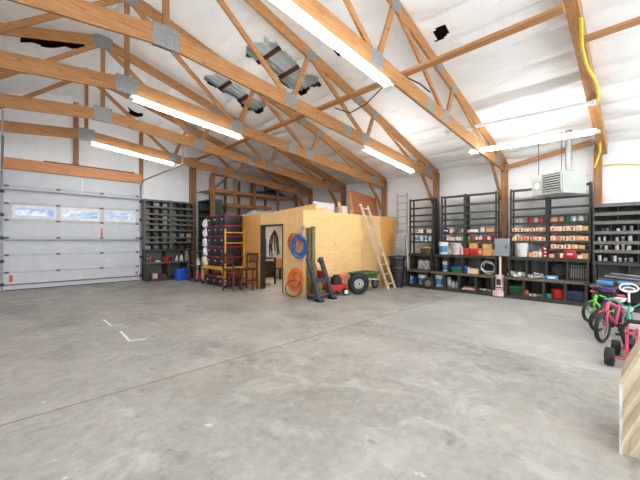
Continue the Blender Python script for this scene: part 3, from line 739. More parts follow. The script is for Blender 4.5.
b = MB(); b.lathe([(.166, .212), (.16, .225), (.06, .245), (.0, .247)], n=24); part(t, 'lid', b, 'red')
for s in (-1, 1):
    b = MB(); b.tube([(s*.16, -.04, .16), (s*.19, -.03, .165), (s*.19, .03, .165), (s*.16, .04, .16)], .008); part(t, 'handle', b, 'steel_black')
crate(uC.p(1.5, .25, Z['l']), (.36, .3, .2), 'blue_crate', 'slate blue plastic crate right of the red pot', R(-90))

# unit B contents
pk = 'packages on the middle rack'
for lx, m, w_, h_, lab in [(.09, 'blue_dark', .08, .16, 'navy packet at left end of the middle rack above the white bottles'), (.17, 'blue_dark', .07, .14, 'navy packet beside the pink one on the middle rack'),
    (.29, 'pink_pale', .11, .15, 'pale pink packet right of the two navy packets'), (.64, 'clear', .07, .12, 'cloudy packet left of the middle rack post'),
    (.84, 'pink_pale', .1, .09, 'pink packet right of the middle rack post'), (1.0, 'offwhite', .2, .1, 'low white carton above the red cans'), (1.22, 'clear', .13, .17, 'grey tin above the red cans')]:
    carton(uBu.p(lx, .13, Z['e']), (w_, .14, h_), m, lab, R(-90), ('white', .6, .25) if m == 'blue_dark' else None, pk)
carton(uBu.p(1.44, .13, Z['e']), (.22, .18, .12), 'cardboard', 'tan carton on the middle rack above the rightmost red cans', R(-90))
for k, x in enumerate((.08, .17)):
    bottle(uBu.p(x, .12, Z['f']), .04, .17, 'blue_dark' if k == 0 else 'white', 'white', ['navy bottle at left end above the blue labelled bucket', 'white bottle right of the navy bottle'][k])
for k, x in enumerate((.28, .36)): carton(uBu.p(x, .13, Z['f']), (.075, .1, .15-.04*k), 'peach', ['taller pale carton between white bottles', 'shorter pale carton between white bottles'][k], R(-90))
for k, x in enumerate((.46, .54, .62)): bottle(uBu.p(x, .12, Z['f']), .04, .18-.03*(k % 2), 'white', 'offwhite', '%s white bottle %s' % (['left', 'middle', 'right'][k], 'of three beside the middle rack post'), 'white bottles of three')
carton(uBu.p(.67, .1, Z['f']), (.05, .08, .1), 'orange_tan', 'slim tan carton touching the middle rack post', R(-90))
bottle(uBu.p(.82, .12, Z['f']), .04, .16, 'lime', 'white', 'green bottle left of the row of red cans')
for k, x in enumerate((.93, 1.04, 1.15, 1.27, 1.38, 1.49, 1.57)):
    can(uBu.p(x, .12+.02*(k % 2), Z['f']), .05, .16-.02*(k % 3 == 1), 'red', '%s red can from left in the row on the middle rack' % ORD[k], band='white' if k in (1, 2, 4) else None, group='red cans on the middle rack')
bucket(uB.p(.20, .52, Z['g']), .16, .37, 'white', 'white bucket with blue label on the middle counter', 'blue_label', 'white')
bottle(uB.p(.40, .5, Z['g']), .05, .2, 'offwhite', 'white', 'white bottle between the two counter buckets')
bucket(uB.p(.60, .52, Z['g']), .155, .34, 'clear', 'cloudy bucket with pale label on the middle counter', 'pink_pale', 'offwhite')
bottle(uB.p(.79, .46, Z['g']), .055, .26, 'pink_pale', 'white', 'pale pink jug left of the red jerry can')
t = T('fuel_can', 'red plastic fuel can on the middle counter', 'fuel can', uB.p(.92, .50, Z['g']), R(-90))
b = MB(); b.rbox((0, 0, .1), (.16, .2, .2), .03); part(t, 'body', b, 'red')
b = MB(); b.tube([(0, -.06, .2), (0, -.04, .25), (0, .04, .25), (0, .06, .2)], .012); part(t, 'handle', b, 'red')
b = MB(); b.cyl((0, .08, .19), (0, .11, .27), .014, n=10); part(t, 'spout', b, 'black')
carton(uB.p(1.15, .5, Z['g']), (.24, .2, .2), 'red', 'red carton under a tan carton on the middle counter', R(-90))
carton(uB.p(1.13, .5, Z['g']+.2), (.22, .2, .16), 'cardboard', 'tan carton stacked on the red carton', R(-90), open_top=True)
carton(uB.p(1.33, .46, Z['g']), (.11, .13, .2), 'orange_red', 'orange red carton left of the big tan carton', R(-90), ('white', .5, .3))
carton(uB.p(1.53, .5, Z['g']), (.26, .24, .34), 'cardboard', 'big tan carton on the middle counter by the electrical box', R(-90))
carton(uB.p(1.72, .42, Z['g']), (.13, .16, .18), 'cardboard', 'small tan carton right of the big tan carton', R(-90))
bucket(uB.p(.30, .48, Z['m']), .125, .3, 'white', 'white bucket with blue lower label in the upper left cubby', 'blue_label', 'white')
tote(uB.p(.66, .44, Z['m']), (.34, .3, .17), 'green flat tub with blue lid in the middle bench cubby', R(-90), 'green', 'blue', stick=False, name='tub')
can(uB.p(.92, .42, Z['m']), .06, .2, 'blue', 'blue can right of the green tub', 'blue')
carton(uB.p(1.16, .44, Z['m']), (.3, .24, .14), 'peach', 'open pale carton below the red carton', R(-90), open_top=True)
b = uB.p(1.54, .44, 0)
coil('cable_coil', (b[0], b[1], Z['m']+.20), (1, 0, .2), .16, 3, .012, 'offwhite', 'white cable coil against black in the right bench cubby', 'cable', sx=1.1)
b = MB(); c = uB.p(1.54, .58, Z['m']); b.bb((c[0], c[1]-.2, c[2]), (c[0]+.03, c[1]+.2, c[2]+.38)); solo('black_board', b, 'black', 'black board standing behind the white cable coil', 'board')
bucket(uB.p(.2, .24, Z['l']), .15, .34, 'clear', 'cloudy lidded bucket at floor level left end of middle bench', 'blue_label', 'white')
can(uB.p(.50, .22, Z['l']), .06, .3, 'panel_grey', 'tall grey canister right of the floor level cloudy bucket', 'white', 'clear')
for k, x in enumerate((.62, .73, .82)): bottle(uB.p(x, .22, Z['l']), .05, .24, 'clear', 'steel_grey', '%s cloudy jug of three on the lowest middle shelf' % ['left', 'middle', 'right'][k], 'cloudy jugs on the lowest middle shelf')
for k in range(3):
    b = MB(); c = uB.p(1.13, .3, Z['l']+.035*k+.018)
    b.box(c, (.40, .40-.05*k, .034), rz=.15*k); solo('board_offcut', b, ['peach', 'tan_edge', 'brown'][k], ['pale board offcut at bottom of the stack on the lowest middle shelf', 'tan board offcut in the middle of the stack', 'brown board offcut on top of the stack'][k], 'board')
for k, x in enumerate((1.45, 1.56, 1.68)): fitting(uB.p(x, .28, Z['l']), 'alu', ['grey fitting left of three beside the vacuum', 'grey fitting middle of three beside the vacuum', 'grey fitting closest to the vacuum'][k], 0, 1, 'fittings on the lowest middle shelf')
# unit A contents
for k, x in enumerate((.32, .42, .52, .63, .72)): carton(uAu.p(x, .13, Z['e']), (.09, .12, .13+.02*(k % 2)), ['offwhite', 'white', 'blue_dark', 'pink_pale', 'white'][k], ['off white carton leftmost on the narrow rack', 'white carton left of the navy one on the narrow rack', 'navy carton on the narrow rack', 'pink carton right of the navy one', 'white carton rightmost on the narrow rack'][k], R(-90))
for k, x in enumerate((.22, .38, .54, .70)):
    can(uAu.p(x, .13, 1.5), .066, .17, 'white', '%s white tub from left on the narrow rack' % ORD[k], 'white', 'blue_label' if k % 2 == 0 else 'clear', 'white tubs on the narrow rack', 'plastic_tub', 'tub')
carton(uA.p(.56, .46, Z['g']), (.36, .2, .17), 'brown', 'dark brown wooden box on the narrow rack counter', R(-90))
b = MB(); c = uA.p(.56, .46, Z['g']+.18); b.box((c[0], c[1], c[2]+.02), (.08, .22, .04)); solo('yellow_level', b, 'cord_yellow', 'yellow tool lying on the dark brown wooden box', 'tool')
rr = random.Random(3)
c = uA.p(.48, .42, Z['m'])
b = MB()
pts = [Vector((c[0]+.08*math.sin(.9*k)+rr.uniform(-.02, .02), c[1]+.17*math.sin(.53*k+1), c[2]+.16+.14*math.sin(.71*k))) for k in range(90)]
b.tube(pts, .012, 6); solo('tangled_cable', b, 'offwhite', 'tangled white cable heap in the narrow bench cubby', 'cable')
for k, x in enumerate((.12, .20, .29)):
    bottle(uA.p(x, .22, Z['l']), .04, .26-.03*k, ['white', 'blue', 'blue_dark'][k], 'white', ['white bottle at floor level next to the rubbish can', 'blue bottle at floor level next to the rubbish can', 'navy bottle left of the floor level white tub'][k], lab='blue_label' if k == 0 else None)
bucket(uA.p(.54, .25, Z['l']), .15, .30, 'white', 'white bucket with blue print under the narrow bench', 'blue_label', 'clear')
t = T('spare_wheel', 'small dark wheel leaning against the right end of the narrow bench', 'wheel', (9.58, 4.88, 0), 0)
b = MB(); b.ring((0, 0, .19), (1, .25, 0), .14, .05); part(t, 'tyre', b, 'black'); b = MB(); b.cyl((-.03, -.008, .19), (.03, .008, .19), .1, n=20); part(t, 'hub', b, 'steel_grey')
# unit D contents: small jars, rows counted from the bench
gD = 'small jars in the bin rack'
rown = ['lowest', 'second', 'third', 'fourth']
rowpos = {0: [.10, .20, .36, .45, .54, .63, .87, .97, 1.07, 1.24, 1.33, 1.42], 1: [.12, .22, .40, .50, .60, .86, .98, 1.24, 1.36],
          2: [.09, .19, .40, .50, .62, .86, .96, 1.06, 1.25], 3: [.16, .24, .42, .52, .64, .85, .98, 1.28, 1.40]}
for ri, xs in rowpos.items():
    for k, x in enumerate(xs):
        hh = rnd.uniform(.06, .13); m = rnd.choice(['clear', 'panel_grey', 'offwhite', 'steel_grey', 'clear', 'pink_pale' if ri < 2 else 'panel_grey'])
        can(uDu.p(x, .09+rnd.uniform(0, .05), zb[ri]), rnd.uniform(.026, .04), hh, m, 'small jar %s from left on the %s bin rack shelf' % (ORD[k] if k < 10 else ['eleventh', 'twelfth'][k-10], rown[ri]), lid=rnd.choice(['alu', 'steel_grey', 'offwhite']), group=gD, name='small_jar', cat='jar')
carton(uD.p(.22, .12, .542), (.28, .18, .08), 'blue_label', 'bright blue flat case on the bench behind the green bike', R(-90))
carton(uD.p(.54, .12, .542), (.2, .18, .1), 'blue_label', 'second bright blue case right of the flat blue case', R(-90), ('white', .5, .3))
carton(uD.p(1.05, .40, Z['m']-.025), (.34, .2, .2), 'orange_tan', 'tan carton on the bench at far right behind the handlebars', R(-90), ('red', .4, .5), open_top=False)
for k in range(6):
    b = MB(); c0 = uD.p(.06+.05*k, .16+.05*(k % 2), .62+.035*k); c1 = uD.p(1.15+.05*k, .14+.03*(k % 3), .58+.025*k)
    b.cyl(c0, c1, .013, n=8); solo('metal_rod', b, ['rim', 'panel_grey', 'blue_dark', 'alu', 'steel_grey', 'rim'][k], 'metal rod %s up in the bundle on the bench behind the bikes' % ORD[k], 'rod', 'metal rods on the bench')
b = MB(); c = uD.p(.58, .16, .53)
for lx in (.3, .95):
    c = uD.p(lx, .17, .53); b.box((c[0], c[1], c[2]+.035), (.14, .03, .07))
# ------------------------------------------------------------------ bin rack by the garage door
uE = Unit(3.84, 13.20, 0)
zE = [1.19, 1.47, 1.66, 1.95, 2.17, 2.36, 2.55, 2.82]
tE = rack(uE, 1.86, .42, 1.19, [(0, .92, zE[1:]+[3.07]), (.97, 1.86, zE[1:]+[3.07])], [.015, .92, .97, 1.845], 3.09, 'dark grey bin rack of small compartments right of the garage door', 'bin_rack', steel='steel_grey', lip='steel_grey', lip_h=.06, back='steel_black')
for i in range(8):
    for x in (.31, .61, 1.27, 1.56):
        b = MB(); b.bb((x-.006, .03, zE[i]-1.19), (x+.006, .42, (zE+[3.07])[i+1]-1.19-.02)); part(tE, 'bin_divider', b, 'steel_dark')
uEb = Unit(3.86, 12.96, 0)
bench(uEb, 1.5, .68, 1.19, .70, [.03, .75, 1.47], 'worn dark bench below the bin rack beside the garage door', low=.08)
k = 0
for i in range(8):
    for bay, xs in (('left', (.13, .44, .75)), ('right', (1.10, 1.40, 1.68))):
        for j, x in enumerate(xs):
            if bay == 'right' and (i in (1, 5, 7) and j == 1): continue
            hh = min(.15, ((zE+[3.07])[i+1]-zE[i])*.55)
            m = rnd.choice(['steel_grey', 'steel_dark', 'steel_grey', 'panel_grey'] if bay == 'left' else ['steel_dark', 'steel_grey', 'charcoal'])
            if i in (1, 2): m = rnd.choice(['orange_tan', 'panel_grey', 'steel_grey', 'steel_dark'])
            b = MB(); w_ = rnd.uniform(.15, .21)
            b.rbox((0, 0, hh/2), (w_, .16, hh), .012, top=.9); b.rbox((0, -.075, hh*.5), (w_*.5, .012, hh*.3), .004)
            solo('parts_box', b, m, 'small parts box, %s in %s bay, %s shelf up in corner bin rack' % (['left', 'centre', 'right'][j], bay, (['lowest']+ORD[1:])[i]), 'box', 'parts boxes in the corner bin rack', loc=uE.p(x, .14, zE[i]))
tote(uEb.p(1.0, .1, 0), (.42, .36, .43), 'bright blue lidded container on the floor beside the garage door bench', 0, 'blue', 'blue', stick=False, name='blue_container') if False else None
t = T('blue_container', 'bright blue plastic container on the floor before the corner bench', 'container', (4.98, 12.68, 0), R(4))
b = MB(); b.rbox((0, 0, .215), (.44, .36, .43), .06)
for z in (.12, .3): b.rbox((0, 0, z), (.455, .375, .03), .06)
part(t, 'body', b, 'blue'); b = MB(); b.cyl((-.12, -.05, .43), (-.12, -.05, .475), .045, n=16); part(t, 'cap', b, 'blue_dark')
b = MB(); b.tube([(0, -.02, .425), (.01, -.02, .47), (.13, -.02, .47), (.14, -.02, .425)], .014); part(t, 'handle', b, 'blue')
E_items = [(.16, 'red', .045, .2, 'bottle', 'small red bottle on the corner bench near the door jamb'), (.42, 'offwhite', .1, .07, 'can', 'low white tin on the corner bench'),
           (1.12, 'clear', .06, .22, 'bottle', 'cloudy bottle right of the red tub on the corner bench'), (1.30, 'offwhite', .065, .26, 'bottle', 'off white bottle at right on the corner bench'), (.06, 'green', .04, .16, 'bottle', 'slim green bottle at far left on the corner bench')]
for x, m, r, h_, kd, lab in E_items:
    (bottle(uEb.p(x, .16, .7), r, h_, m, 'white', lab) if kd == 'bottle' else can(uEb.p(x, .16, .7), r, h_, m, lab))
t = T('red_tub', 'red round tub on the corner bench beside the garage door', 'tub', uEb.p(.72, .17, .7)); b = MB(); b.lathe([(.12, 0), (.16, .16), (.17, .165), (.17, .18), (.15, .18), (.11, .02), (0, .02)], n=24); part(t, 'bowl', b, 'red')
b = MB(); b.tube([Vector((.165*math.cos(a), -.03-.05*math.sin(a), .17-.08*math.sin(a))) for a in [R(15*k) for k in range(13)]], .005); part(t, 'handle', b, 'galv')
carton(uE.p(.76, .0+.14, 1.19), (.26, .2, .16), 'offwhite', 'white carton on the counter under the corner bins', 0, ('panel_grey', .6, .3)) if False else None
for x, w_, h_, m, lab in ((.62, .5, .14, 'brown', 'low dark box under the corner bench behind the blue container'), (.32, .26, .18, 'pink_pale', 'pale pink bundle box under the corner bench at left')):
    carton(uEb.p(x, .3, .08), (w_*.7, .3, h_), m, lab)
t = T('folded_tripod', 'dark reddish folded wooden stand leaning on the corner bench', 'stand', (5.38, 12.82, 0))
for s in (-1, 1):
    b = MB(); b.beam((s*.06, -.12, 0), (s*.02, .06, 1.15), .04, .03); part(t, 'leg', b, 'chair_wood')
b = MB(); b.bb((-.09, .03, 1.1), (.09, .09, 1.16)); b.bb((-.06, -.09, .35), (.06, -.05, .39)); part(t, 'cross_bar', b, 'chair_wood')

# green cabinet rack and its bench behind the scaffold
t = thing('green_cabinet', 'tall green metal cabinet with open shelves behind the stacked totes', 'cabinet', (6.28, 12.95, 0))
b = MB(); b.bb((-.26, -.55, 1.0), (.26, -.53, 3.2)); part(t, 'side_panel', b, 'steel_green')
b = MB(); b.bb((-.26, .53, 1.0), (.26, .55, 3.2)); part(t, 'side_panel', b, 'steel_green')
b = MB(); b.bb((.24, -.53, 1.0), (.26, .53, 3.2)); part(t, 'back_panel', b, 'steel_black')
for z in (1.02, 1.3, 1.6, 1.9, 2.2, 2.5, 2.8, 3.19):
    b = MB(); b.bb((-.26, -.53, z-.02), (.24, .53, z)); b.bb((-.265, -.53, z-.05), (-.255, .53, z+.005)); part(t, 'shelf', b, 'steel_green' if z > 3 else 'steel_dark')
for sy in (-.5, .5):
    for sx in (-.22, .22):
        b = MB(); b.bb((sx-.03, sy-.03, 0), (sx+.03, sy+.03, 1.0)); part(t, 'leg', b, 'steel_dark')
uG = Unit(5.52, 12.25, R(0))
t = thing('side_bench', 'low dark bench with two shelves left of the yellow scaffold', 'workbench', (5.38, 11.9, 0))
for z in (.12, .62): b = MB(); b.bb((-.32, -.25, z-.03), (.32, .3, z)); part(t, 'shelf', b, 'bench_wood')
b = MB(); b.bb((-.32, -.25, 1.06), (.32, .3, 1.1)); part(t, 'worktop', b, 'steel_dark')
for sx in (-.29, .29):
    for sy in (-.22, .27): b = MB(); b.bb((sx-.025, sy-.025, 0), (sx+.025, sy+.025, 1.06)); part(t, 'leg', b, 'steel_dark')
bottle((5.18, 11.72, .12), .09, .26, 'pink', 'white', 'pink jug on the bottom shelf left of the scaffold', name='jug')
bottle((5.40, 11.72, .12), .07, .34, 'cream', 'offwhite', 'cream jug right of the pink jug left of the scaffold', name='jug')
bottle((5.22, 11.72, .62), .08, .26, 'white', 'white', 'white jug on the middle shelf left of the scaffold', name='jug')

# ------------------------------------------------------------------ storage loft on the back wall
t = thing('storage_loft', 'open wooden storage loft framed against the back wall above the plywood room', 'loft', (8.0, 12.9, 0), 0, None, True)
for z, zt in ((3.46, 3.58), (2.92, 3.04)):
    x0, x1 = (5.98, 10.4) if z > 3.2 else (6.7, 8.9)
    b = MB(); b.bb((x0, 12.2, z), (x1, 12.25, zt+.02)); part(t, 'front_rail', b, 'wood_x')
    b = MB(); b.bb((x0, 12.25, zt-.02), (x1, 13.6, zt)); part(t, 'deck', b, 'ply_h')
b = MB(); b.bb((5.98, 12.2, 4.12), (10.4, 12.25, 4.24)); part(t, 'top_rail', b, 'wood_x')
for px in (214, 235, 255, 278, 297):
    p = onY(px, 200, 12.15); b = MB(); b.bb((p.x-.05, 12.15, 2.3 if px < 260 else 2.4), (p.x+.05, 12.2, 4.2)); part(t, 'stud', b, 'wood_z')
for x in (6.6, 7.3, 8.0, 8.7, 9.5):
    b = MB(); b.bb((x-.045, 13.5, .0), (x+.045, 13.6, 4.3)); part(t, 'stud', b, 'wood_z')
b = MB(); b.beam((6.1, 12.22, 3.6), (6.7, 12.22, 4.15), .03, .09); part(t, 'diagonal_brace', b, 'steel_grey')
for s in (5.99, 10.38): b = MB(); b.bb((s, 12.25, 0), (s+.09, 12.34, 4.2)); part(t, 'corner_post', b, 'wood_z')
b = MB()
rr = random.Random(5)
b.grid(lambda u, v: Vector((8.1+1.9*u, 12.3+.9*v, 3.585+.30*math.sin(math.pi*u)**.6*math.sin(math.pi*v)**.5*(1+.25*math.sin(9*u+4*v)))), 24, 12)
b.grid(lambda u, v: Vector((8.1+1.9*u, 12.3+.9*v, 3.583)), 24, 12)
solo('folded_tarp', b, 'tarp', 'dark blue tarp heaped on the storage loft', 'tarp')

# ------------------------------------------------------------------ plywood room
PX0, PX1, PY0, PY1, PH = 5.85, 10.40, 6.58, 10.95, 2.36
room = thing('plywood_room', 'plywood storage room with an open doorway standing in the garage', 'room', (PX0, PY0, 0), 0, None, True)
xs = [PX0, 7.12, 8.38, 9.45, PX1]
for i, (a, b_) in enumerate(zip(xs, xs[1:])):
    b = MB(); b.bb((a+.002, PY0, 0), (b_-.002, PY0+.04, PH)); part(room, 'plywood_sheet', b, ['ply_h', 'ply_h', 'ply', 'ply_warm'][i])
DY0, DY1, DH = 7.46, 8.62, 2.01
for (y0, y1, z0, z1, m) in ((PY0, DY0, 0, PH, 'ply'), (DY1, PY1, 0, PH, 'ply_warm'), (DY0, DY1, DH, PH, 'ply_h')):
    b = MB(); b.bb((PX0, y0+(.042 if y0 == PY0 else .002), z0), (PX0+.04, y1-.002, z1)); part(room, 'plywood_sheet', b, m)
b = MB(); b.bb((PX0-.004, PY0+.04, 0), (PX0+.0, PY0+.42, PH)); part(room, 'plywood_sheet', b, 'ply')
b = MB(); b.bb((PX0, DY1-.06, 0), (PX0+.16, DY1, DH)); part(room, 'door_jamb', b, 'steel_dark')
b = MB(); b.bb((PX0, DY0, 0), (PX0+.16, DY0+.05, DH)); part(room, 'door_jamb', b, 'steel_dark')
b = MB(); b.bb((PX0, DY0+.05, DH-.05), (PX0+.16, DY1-.06, DH)); part(room, 'door_head', b, 'steel_dark')
b = MB(); b.bb((PX0, PY1, 0), (PX1, PY1+.04, PH)); part(room, 'back_partition', b, 'offwhite')
b = MB(); b.bb((PX1-.04, PY0+.04, 0), (PX1, PY1, PH)); part(room, 'end_partition', b, 'offwhite')
b = MB(); b.bb((PX0+.041, PY0+.041, PH-.04), (PX1-.041, PY1-.002, PH-.0)); part(room, 'roof_deck', b, 'ply_h')
fixture((7.0, 8.0, 2.2), (7.0, 10.2, 2.2), 'lit tube light inside the plywood room seen through its doorway')
t = T('work_table', 'dark table inside the plywood room seen through the doorway', 'table', (6.55, 9.5, 0))
b = MB(); b.bb((-.33, -.35, .88), (.33, .35, .93)); part(t, 'tabletop', b, 'brown')
for sx in (-.29, .29):
    for sy in (-.31, .31): b = MB(); b.bb((sx-.025, sy-.025, 0), (sx+.025, sy+.025, .88)); part(t, 'leg', b, 'steel_black')
b = MB(); b.bb((-.3, -.3, .25), (.25, .3, .8)); part(t, 'lower_cabinet', b, 'steel_black')
carton((6.42, 9.45, .93), (.3, .3, .64), 'blue', 'tall blue box on the table inside the plywood room', 0, ('blue_label', .6, .12), name='blue_box')
rr = random.Random(11); b = MB()
for k in range(9):
    x = 8.1+rr.uniform(-.3, .3); pts = [Vector((8.1, 10.9, 1.95)), Vector((8.1+(x-8.1)*.7, 10.88-.02*(k % 3), 1.7)), Vector((x, 10.87, 1.35+rr.uniform(-.2, .1))), Vector((x+.05, 10.88, 1.05+rr.uniform(-.2, .2)))]
    b.tube(pts, .022, 6)
solo('hanging_cables', b, 'steel_dark', 'bundle of dark cables hanging on the back wall seen through the doorway', 'cable')
t = T('tool_stand', 'low dark stand inside the plywood room below the hanging cables', 'stand', (8.1, 10.4, 0)); b = MB(); b.bb((-.3, -.25, .38), (.3, .25, .42)); part(t, 'top', b, 'steel_black')
for sx in (-.26, .26):
    for sy in (-.2, .2): b = MB(); b.bb((sx-.025, sy-.025, 0), (sx+.025, sy+.025, .38)); part(t, 'leg', b, 'steel_black')
carton((8.1, 10.4, .42), (.4, .36, .36), 'cardboard', 'tan carton on the low stand inside the plywood room')
# on top of the room
t = thing('flat_box', 'large flat brown box leaning on top of the plywood room', 'box', (9.5, 7.3, PH))
m3 = Matrix.Rotation(R(-11), 3, 'X')
def leaned(b):
    for v in b.v: v.xyz = m3 @ v
    return b
b = MB(); b.prism([(-.74, 0), (.76, 0), (.74, .74), (-.70, .93)], 'y', -.08, .08); part(t, 'body', leaned(b), 'brown_board')
b = MB(); b.prism([(-.765, 0), (-.74, 0), (-.70, .93), (-.725, .935)], 'y', -.082, .082); part(t, 'edge_strip', leaned(b), 'tan_edge', 'pale tan edge')
b = MB(); b.prism([(-.70, .93), (.74, .74), (.74, .755), (-.70, .945)], 'y', -.082, .082); part(t, 'top_edge', leaned(b), 'brown', 'darker top edge')
for k, (x, w_, h_, y) in enumerate(((7.55, 1.0, .40, 7.5), (8.42, .5, .36, 7.45))):
    b = MB(); b.box((x, y, PH+h_/2), (w_, .06, h_), rz=.03); b.box((x-w_*.3, y+.1, PH+.03), (.06, .2, .06)); b.box((x+w_*.3, y+.1, PH+.03), (.06, .2, .06))
    solo('white_board', b, ['offwhite', 'white'][k], ['longer white board standing on the plywood room roof at left', 'shorter white board standing next to the brown box'][k], 'board')
b = MB(); b.beam((8.13, 7.25, PH), (8.16, 7.38, PH+.48), .16, .02, (0, 1, 0)); solo('wood_offcut', b, 'tan_edge', 'tan wooden strip leaning between the two white boards', 'board')
b = MB(); b.box((7.0, 7.2, PH+.07), (.4, .3, .14)); b.box((7.0, 7.2, PH+.15), (.42, .32, .02)); solo('wooden_box', b, 'ply', 'small plywood box on the room roof behind the front corner', 'box')
b = MB(); b.add([(x+e, y, PH+z) for e in (0, .03) for x, y, z in ((6.38, 6.64, 0), (5.93, 8.3, 0), (5.93, 8.3, .02), (6.38, 6.64, .22))], [(0, 1, 2, 3), (7, 6, 5, 4), (0, 4, 5, 1), (1, 5, 6, 2), (2, 6, 7, 3), (3, 7, 4, 0)]); solo('plywood_strip', b, 'ply', 'wedge shaped plywood strip standing on the room roof above the doorway', 'board')
b = MB(); rr = random.Random(2)
b.grid(lambda u, v: Vector((5.95+.9*u, 9.0+1.2*v, PH+.002+.2*(math.sin(math.pi*u)*math.sin(math.pi*v))**.6*(1+.3*math.sin(11*u)*math.sin(7*v)))), 16, 16); solo('plastic_sheet', b, 'clear', 'crumpled pale plastic sheet on the room roof beside the totes', 'sheet')

# ------------------------------------------------------------------ ladders
def ladder(p0, p1, q0, q1, n, m, label, rw=.07, rt=.03, rung=.018, flat=False):
    p0, p1, q0, q1 = map(Vector, (p0, p1, q0, q1))
    t = thing('ladder', label, 'ladder', (p0+q0)/2, 0, None, True)
    nrm = (p1-p0).cross(q0-p0).normalized()
    for a, b_ in ((p0, p1), (q0, q1)):
        b = MB(); b.beam(a, b_, rt, rw, nrm); part(t, 'rail', b, m)
    for k in range(n):
        f = (k+.6)/n; b = MB()
        if flat: b.beam(p0.lerp(p1, f), q0.lerp(q1, f), .02, .03)
        else: b.beam(p0.lerp(p1, f), q0.lerp(q1, f), .07, .028)
        part(t, 'rung', b, m)
    return t, nrm
t, nr = ladder((8.52, 5.64, 0), (8.24, 6.515, 2.68), (8.98, 5.70, 0), (8.60, 6.515, 2.66), 9, 'ladder_wood', 'pale weathered ladder leaning against the plywood room')
b = MB(); b.box((8.21, 6.50, 2.66), (.12, .04, .06)); part(t, 'tip_bracket', b, 'ladder_wood')
ladder((10.56, 6.60, 1.73), (10.56, 6.60, 3.26), (10.56, 6.20, 1.73), (10.56, 6.20, 3.26), 6, 'alu', 'grey aluminium ladder hung flat on the white wall', .03, .03, flat=True)
# step stool behind the cans
t = T('step_stool', 'grey aluminium stepladder standing behind the black rubbish cans', 'stepladder', (9.93, 6.08, 0), R(-58))
for k in range(6):
    z = .27*(k+1); b = MB(); b.bb((-.24+.012*k, -.16+.05*k-.14, z-.03), (.24-.012*k, -.02+.05*k-.14, z)); part(t, 'step', b, 'galv')
for s in (-1, 1):
    b = MB(); b.beam((s*.26, -.27, 0), (s*.17, .06, 1.72), .035, .08); part(t, 'rail', b, 'galv')
    b = MB(); b.beam((s*.24, .32, 0), (s*.16, .12, 1.70), .03, .05); part(t, 'rear_leg', b, 'galv')
b = MB(); b.bb((-.2, -.02, 1.70), (.2, .2, 1.75)); part(t, 'top_cap', b, 'galv')
# rubbish cans
def trash(loc, label):
    t = T('rubbish_can', label, 'rubbish can', loc)
    b = MB(); b.lathe([(.20, 0), (.21, .01), (.255, .60), (.29, .60), (.295, .64), (.28, .68), (.265, .68), (.20, .03), (0, .03)], n=28); part(t, 'body', b, 'black_plastic')
    b = MB(); b.ring((0, 0, .52), (0, 0, 1), .255, .010, 28, 6); b.ring((0, 0, .40), (0, 0, 1), .245, .008, 28, 6); part(t, 'rib', b, 'charcoal')
    for a in (R(200), R(20)):
        b = MB(); c = Vector((math.cos(a)*.30, math.sin(a)*.30, .58)); b.tube([c+Vector((-math.sin(a)*.07, math.cos(a)*.07, .03)), c+Vector((-math.sin(a)*.06, math.cos(a)*.06, -.05)), c+Vector((math.sin(a)*.06, -math.cos(a)*.06, -.05)), c+Vector((math.sin(a)*.07, -math.cos(a)*.07, .03))], .014); part(t, 'handle', b, 'black_plastic')
    return t
tc = trash((9.31, 5.84, 0), 'lower black rubbish can standing on the floor by the leaning ladder')
clone(tc, (9.31, 5.84, .33), .4, 'upper black rubbish can nested inside the lower one')

# ------------------------------------------------------------------ electrical box, vacuum, heater
t = T('electrical_panel', 'grey electrical box mounted at the post between the racks', 'electrical box', (9.90, 2.87, 1.10))
b = MB(); b.rbox((0, 0, .24), (.12, .36, .48), .01); part(t, 'enclosure', b, 'panel_grey')
b = MB(); b.bb((-.068, -.165, .03), (-.058, .165, .45)); part(t, 'cover', b, 'panel_grey')
b = MB(); b.bb((-.078, -.13, .2), (-.066, -.10, .28)); part(t, 'latch', b, 'steel_black')
b = MB(); b.bb((.06, -.03, .05), (.52, .03, .43)); part(t, 'mounting_board', b, 'wood_z')
b = MB(); b.cyl((.0, .05, -1.10), (.0, .05, 0), .03, n=12); part(t, 'conduit', b, 'offwhite')
t = T('vacuum_cleaner', 'pale pink upright vacuum cleaner standing between the racks', 'vacuum cleaner', (9.64, 2.875, 0), R(-90))
b = MB(); b.rbox((0, .0, .10), (.26, .28, .13), .05); part(t, 'foot', b, 'pink_pale')
b = MB(); b.rbox((0, .06, .36), (.20, .15, .46), .06, top=1.1); part(t, 'body', b, 'pink_pale')
b = MB(); b.rbox((0, -.016, .40), (.10, .02, .16), .02); part(t, 'dust_window', b, 'charcoal')
b = MB(); b.bb((-.07, -.025, .24), (.07, -.01, .27)); part(t, 'grille', b, 'charcoal')
b = MB(); b.tube([(0, .08, .56), (0, .10, .8), (0, .13, 1.0), (0, .10, 1.06), (0, .04, 1.05)], .015, 8); part(t, 'handle', b, 'offwhite')
for s in (-1, 1): b = MB(); b.cyl((s*.105, .09, .045), (s*.135, .09, .045), .045, n=14); part(t, 'wheel', b, 'black')
hc = onX(563, 180, 9.05)
t = thing('unit_heater', 'white louvered heater hanging from the roof above the shelving', 'heater', (hc.x, hc.y, 2.62), R(63))
